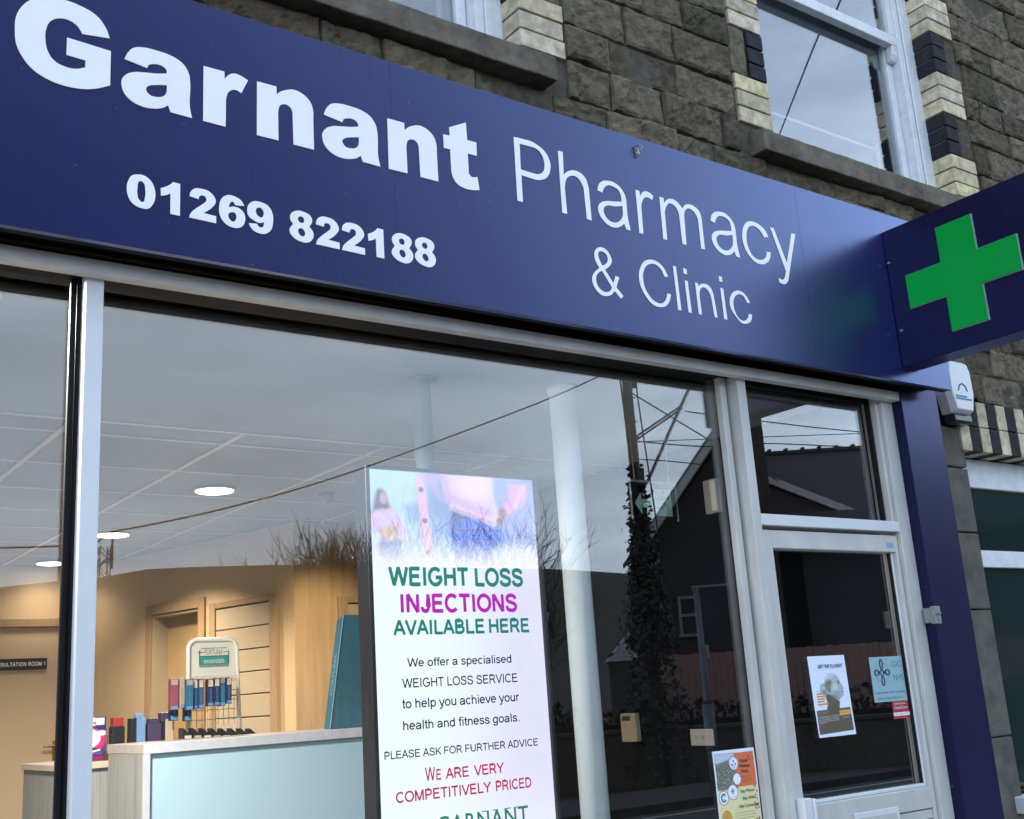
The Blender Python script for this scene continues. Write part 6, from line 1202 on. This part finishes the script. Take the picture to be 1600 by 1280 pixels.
# shed and lattice mast
sh = thing('garden_shed', 'small pale roofed shed behind the ivy covered pole', 'shed', (32.6, -31.8, 0), UA)
MB().prism_y([(0, 0), (1.9, 0), (1.9, 3.1), (0, 3.1)], -2.2, 0).build('wall', 'render_wall', sh)
MB().prism_y([(-0.2, 2.75), (2.1, 2.75), (1.9, 3.95), (0.9, 3.95)], -2.3, 0.1).build('roof', mat('pale_sheet_roof', (0.30, 0.31, 0.33), 0.6), sh, fix=True)
ms = thing('lattice_mast', 'thin lattice radio mast standing on the reflected hillside', 'mast', (17.7, -54.2, 0))
p = MB(); hw = 0.27
for cx_, cy_ in ((-hw, -hw), (hw, -hw), (hw, hw), (-hw, hw)): p.tube([(cx_, cy_, 0), (cx_, cy_, 10.4)], 0.035, 5)
for k in range(19):
    z0 = k * 0.55; s_ = 1 if k % 2 else -1
    for y in (-hw, hw): p.tube([(-hw * s_, y, z0), (hw * s_, y, z0 + 0.55)], 0.024, 4)
    for x in (-hw, hw): p.tube([(x, -hw * s_, z0), (x, hw * s_, z0 + 0.55)], 0.024, 4)
p.build('lattice', 'cable', ms)
p = MB(); p.tube([(0.45, 0, 9.3), (0.45, 0, 11.3)], 0.06, 6); p.tube([(hw, 0, 9.8), (0.45, 0, 9.8)], 0.03, 5); p.tube([(hw, 0, 10.2), (0.45, 0, 10.2)], 0.03, 5); p.build('aerial', 'cable', ms)
# bare winter trees
def bare_tree(lab, x, y, h, seed, spread=0.55):
    h *= 0.95; r = random.Random(seed); t = thing('bare_tree', lab, 'tree', (x, y, 0), 0, 'bare winter trees on the skyline')
    tr, br = MB(), MB()
    tr.tube([(0, 0, -0.3), (0.05, 0, h * 0.25), (0, 0.05, h * 0.6)], [h * 0.016, h * 0.012, h * 0.004], 6, cap=False)
    def shoot(p, d, l, rad, lev):
        pts = [p]; q = p; n = 4
        for i in range(n):
            d = (d + Vector((r.uniform(-1, 1), r.uniform(-1, 1), r.uniform(-0.3, 0.45))) * 0.26).normalized(); q = q + d * (l / n); pts.append(q)
        br.tube(pts, [rad * (1 - 0.7 * i / n) for i in range(n + 1)], 3, cap=False)
        if lev == 0: return
        for k in range(7 if lev == 2 else 5):
            s = pts[1 + k % n] if k < n else pts[-1]
            shoot(s, (d + Vector((r.uniform(-1, 1), r.uniform(-1, 1), r.uniform(-0.1, 0.6))) * 0.9).normalized(), l * r.uniform(0.35, 0.6), max(rad * 0.55, 0.015), lev - 1)
    for k in range(52):
        z0 = h * r.uniform(0.05, 0.5); a_ = r.uniform(0, 6.283)
        shoot(Vector((r.uniform(-1.1, 1.1), r.uniform(-0.9, 0.9), z0)), Vector((math.cos(a_) * 0.35, math.sin(a_) * 0.35, 1)).normalized(), (h - z0) * r.uniform(0.40, 0.72), 0.036, 2)
    tr.build('trunk', 'twig', t); br.build('branches', 'twig', t); return t
specs = [('tallest bare tree in the middle of the reflected tree line', 20.7, -34, 8.4, 1), ('broad bare tree next along the reflected tree line', 22.6, -35, 8.6, 2), ('small bare tree at the outer end of the reflected tree line', 18.9, -34, 7.2, 3), ('bare tree half hidden behind the lit screen reflection', 25.0, -35.5, 8.8, 4), ('bare tree showing between screen and white column', 28.8, -34, 9.0, 5), ('bushy bare tree low in the reflected tree line', 21.7, -33, 7.6, 6)]
for s_ in specs: bare_tree(*s_)
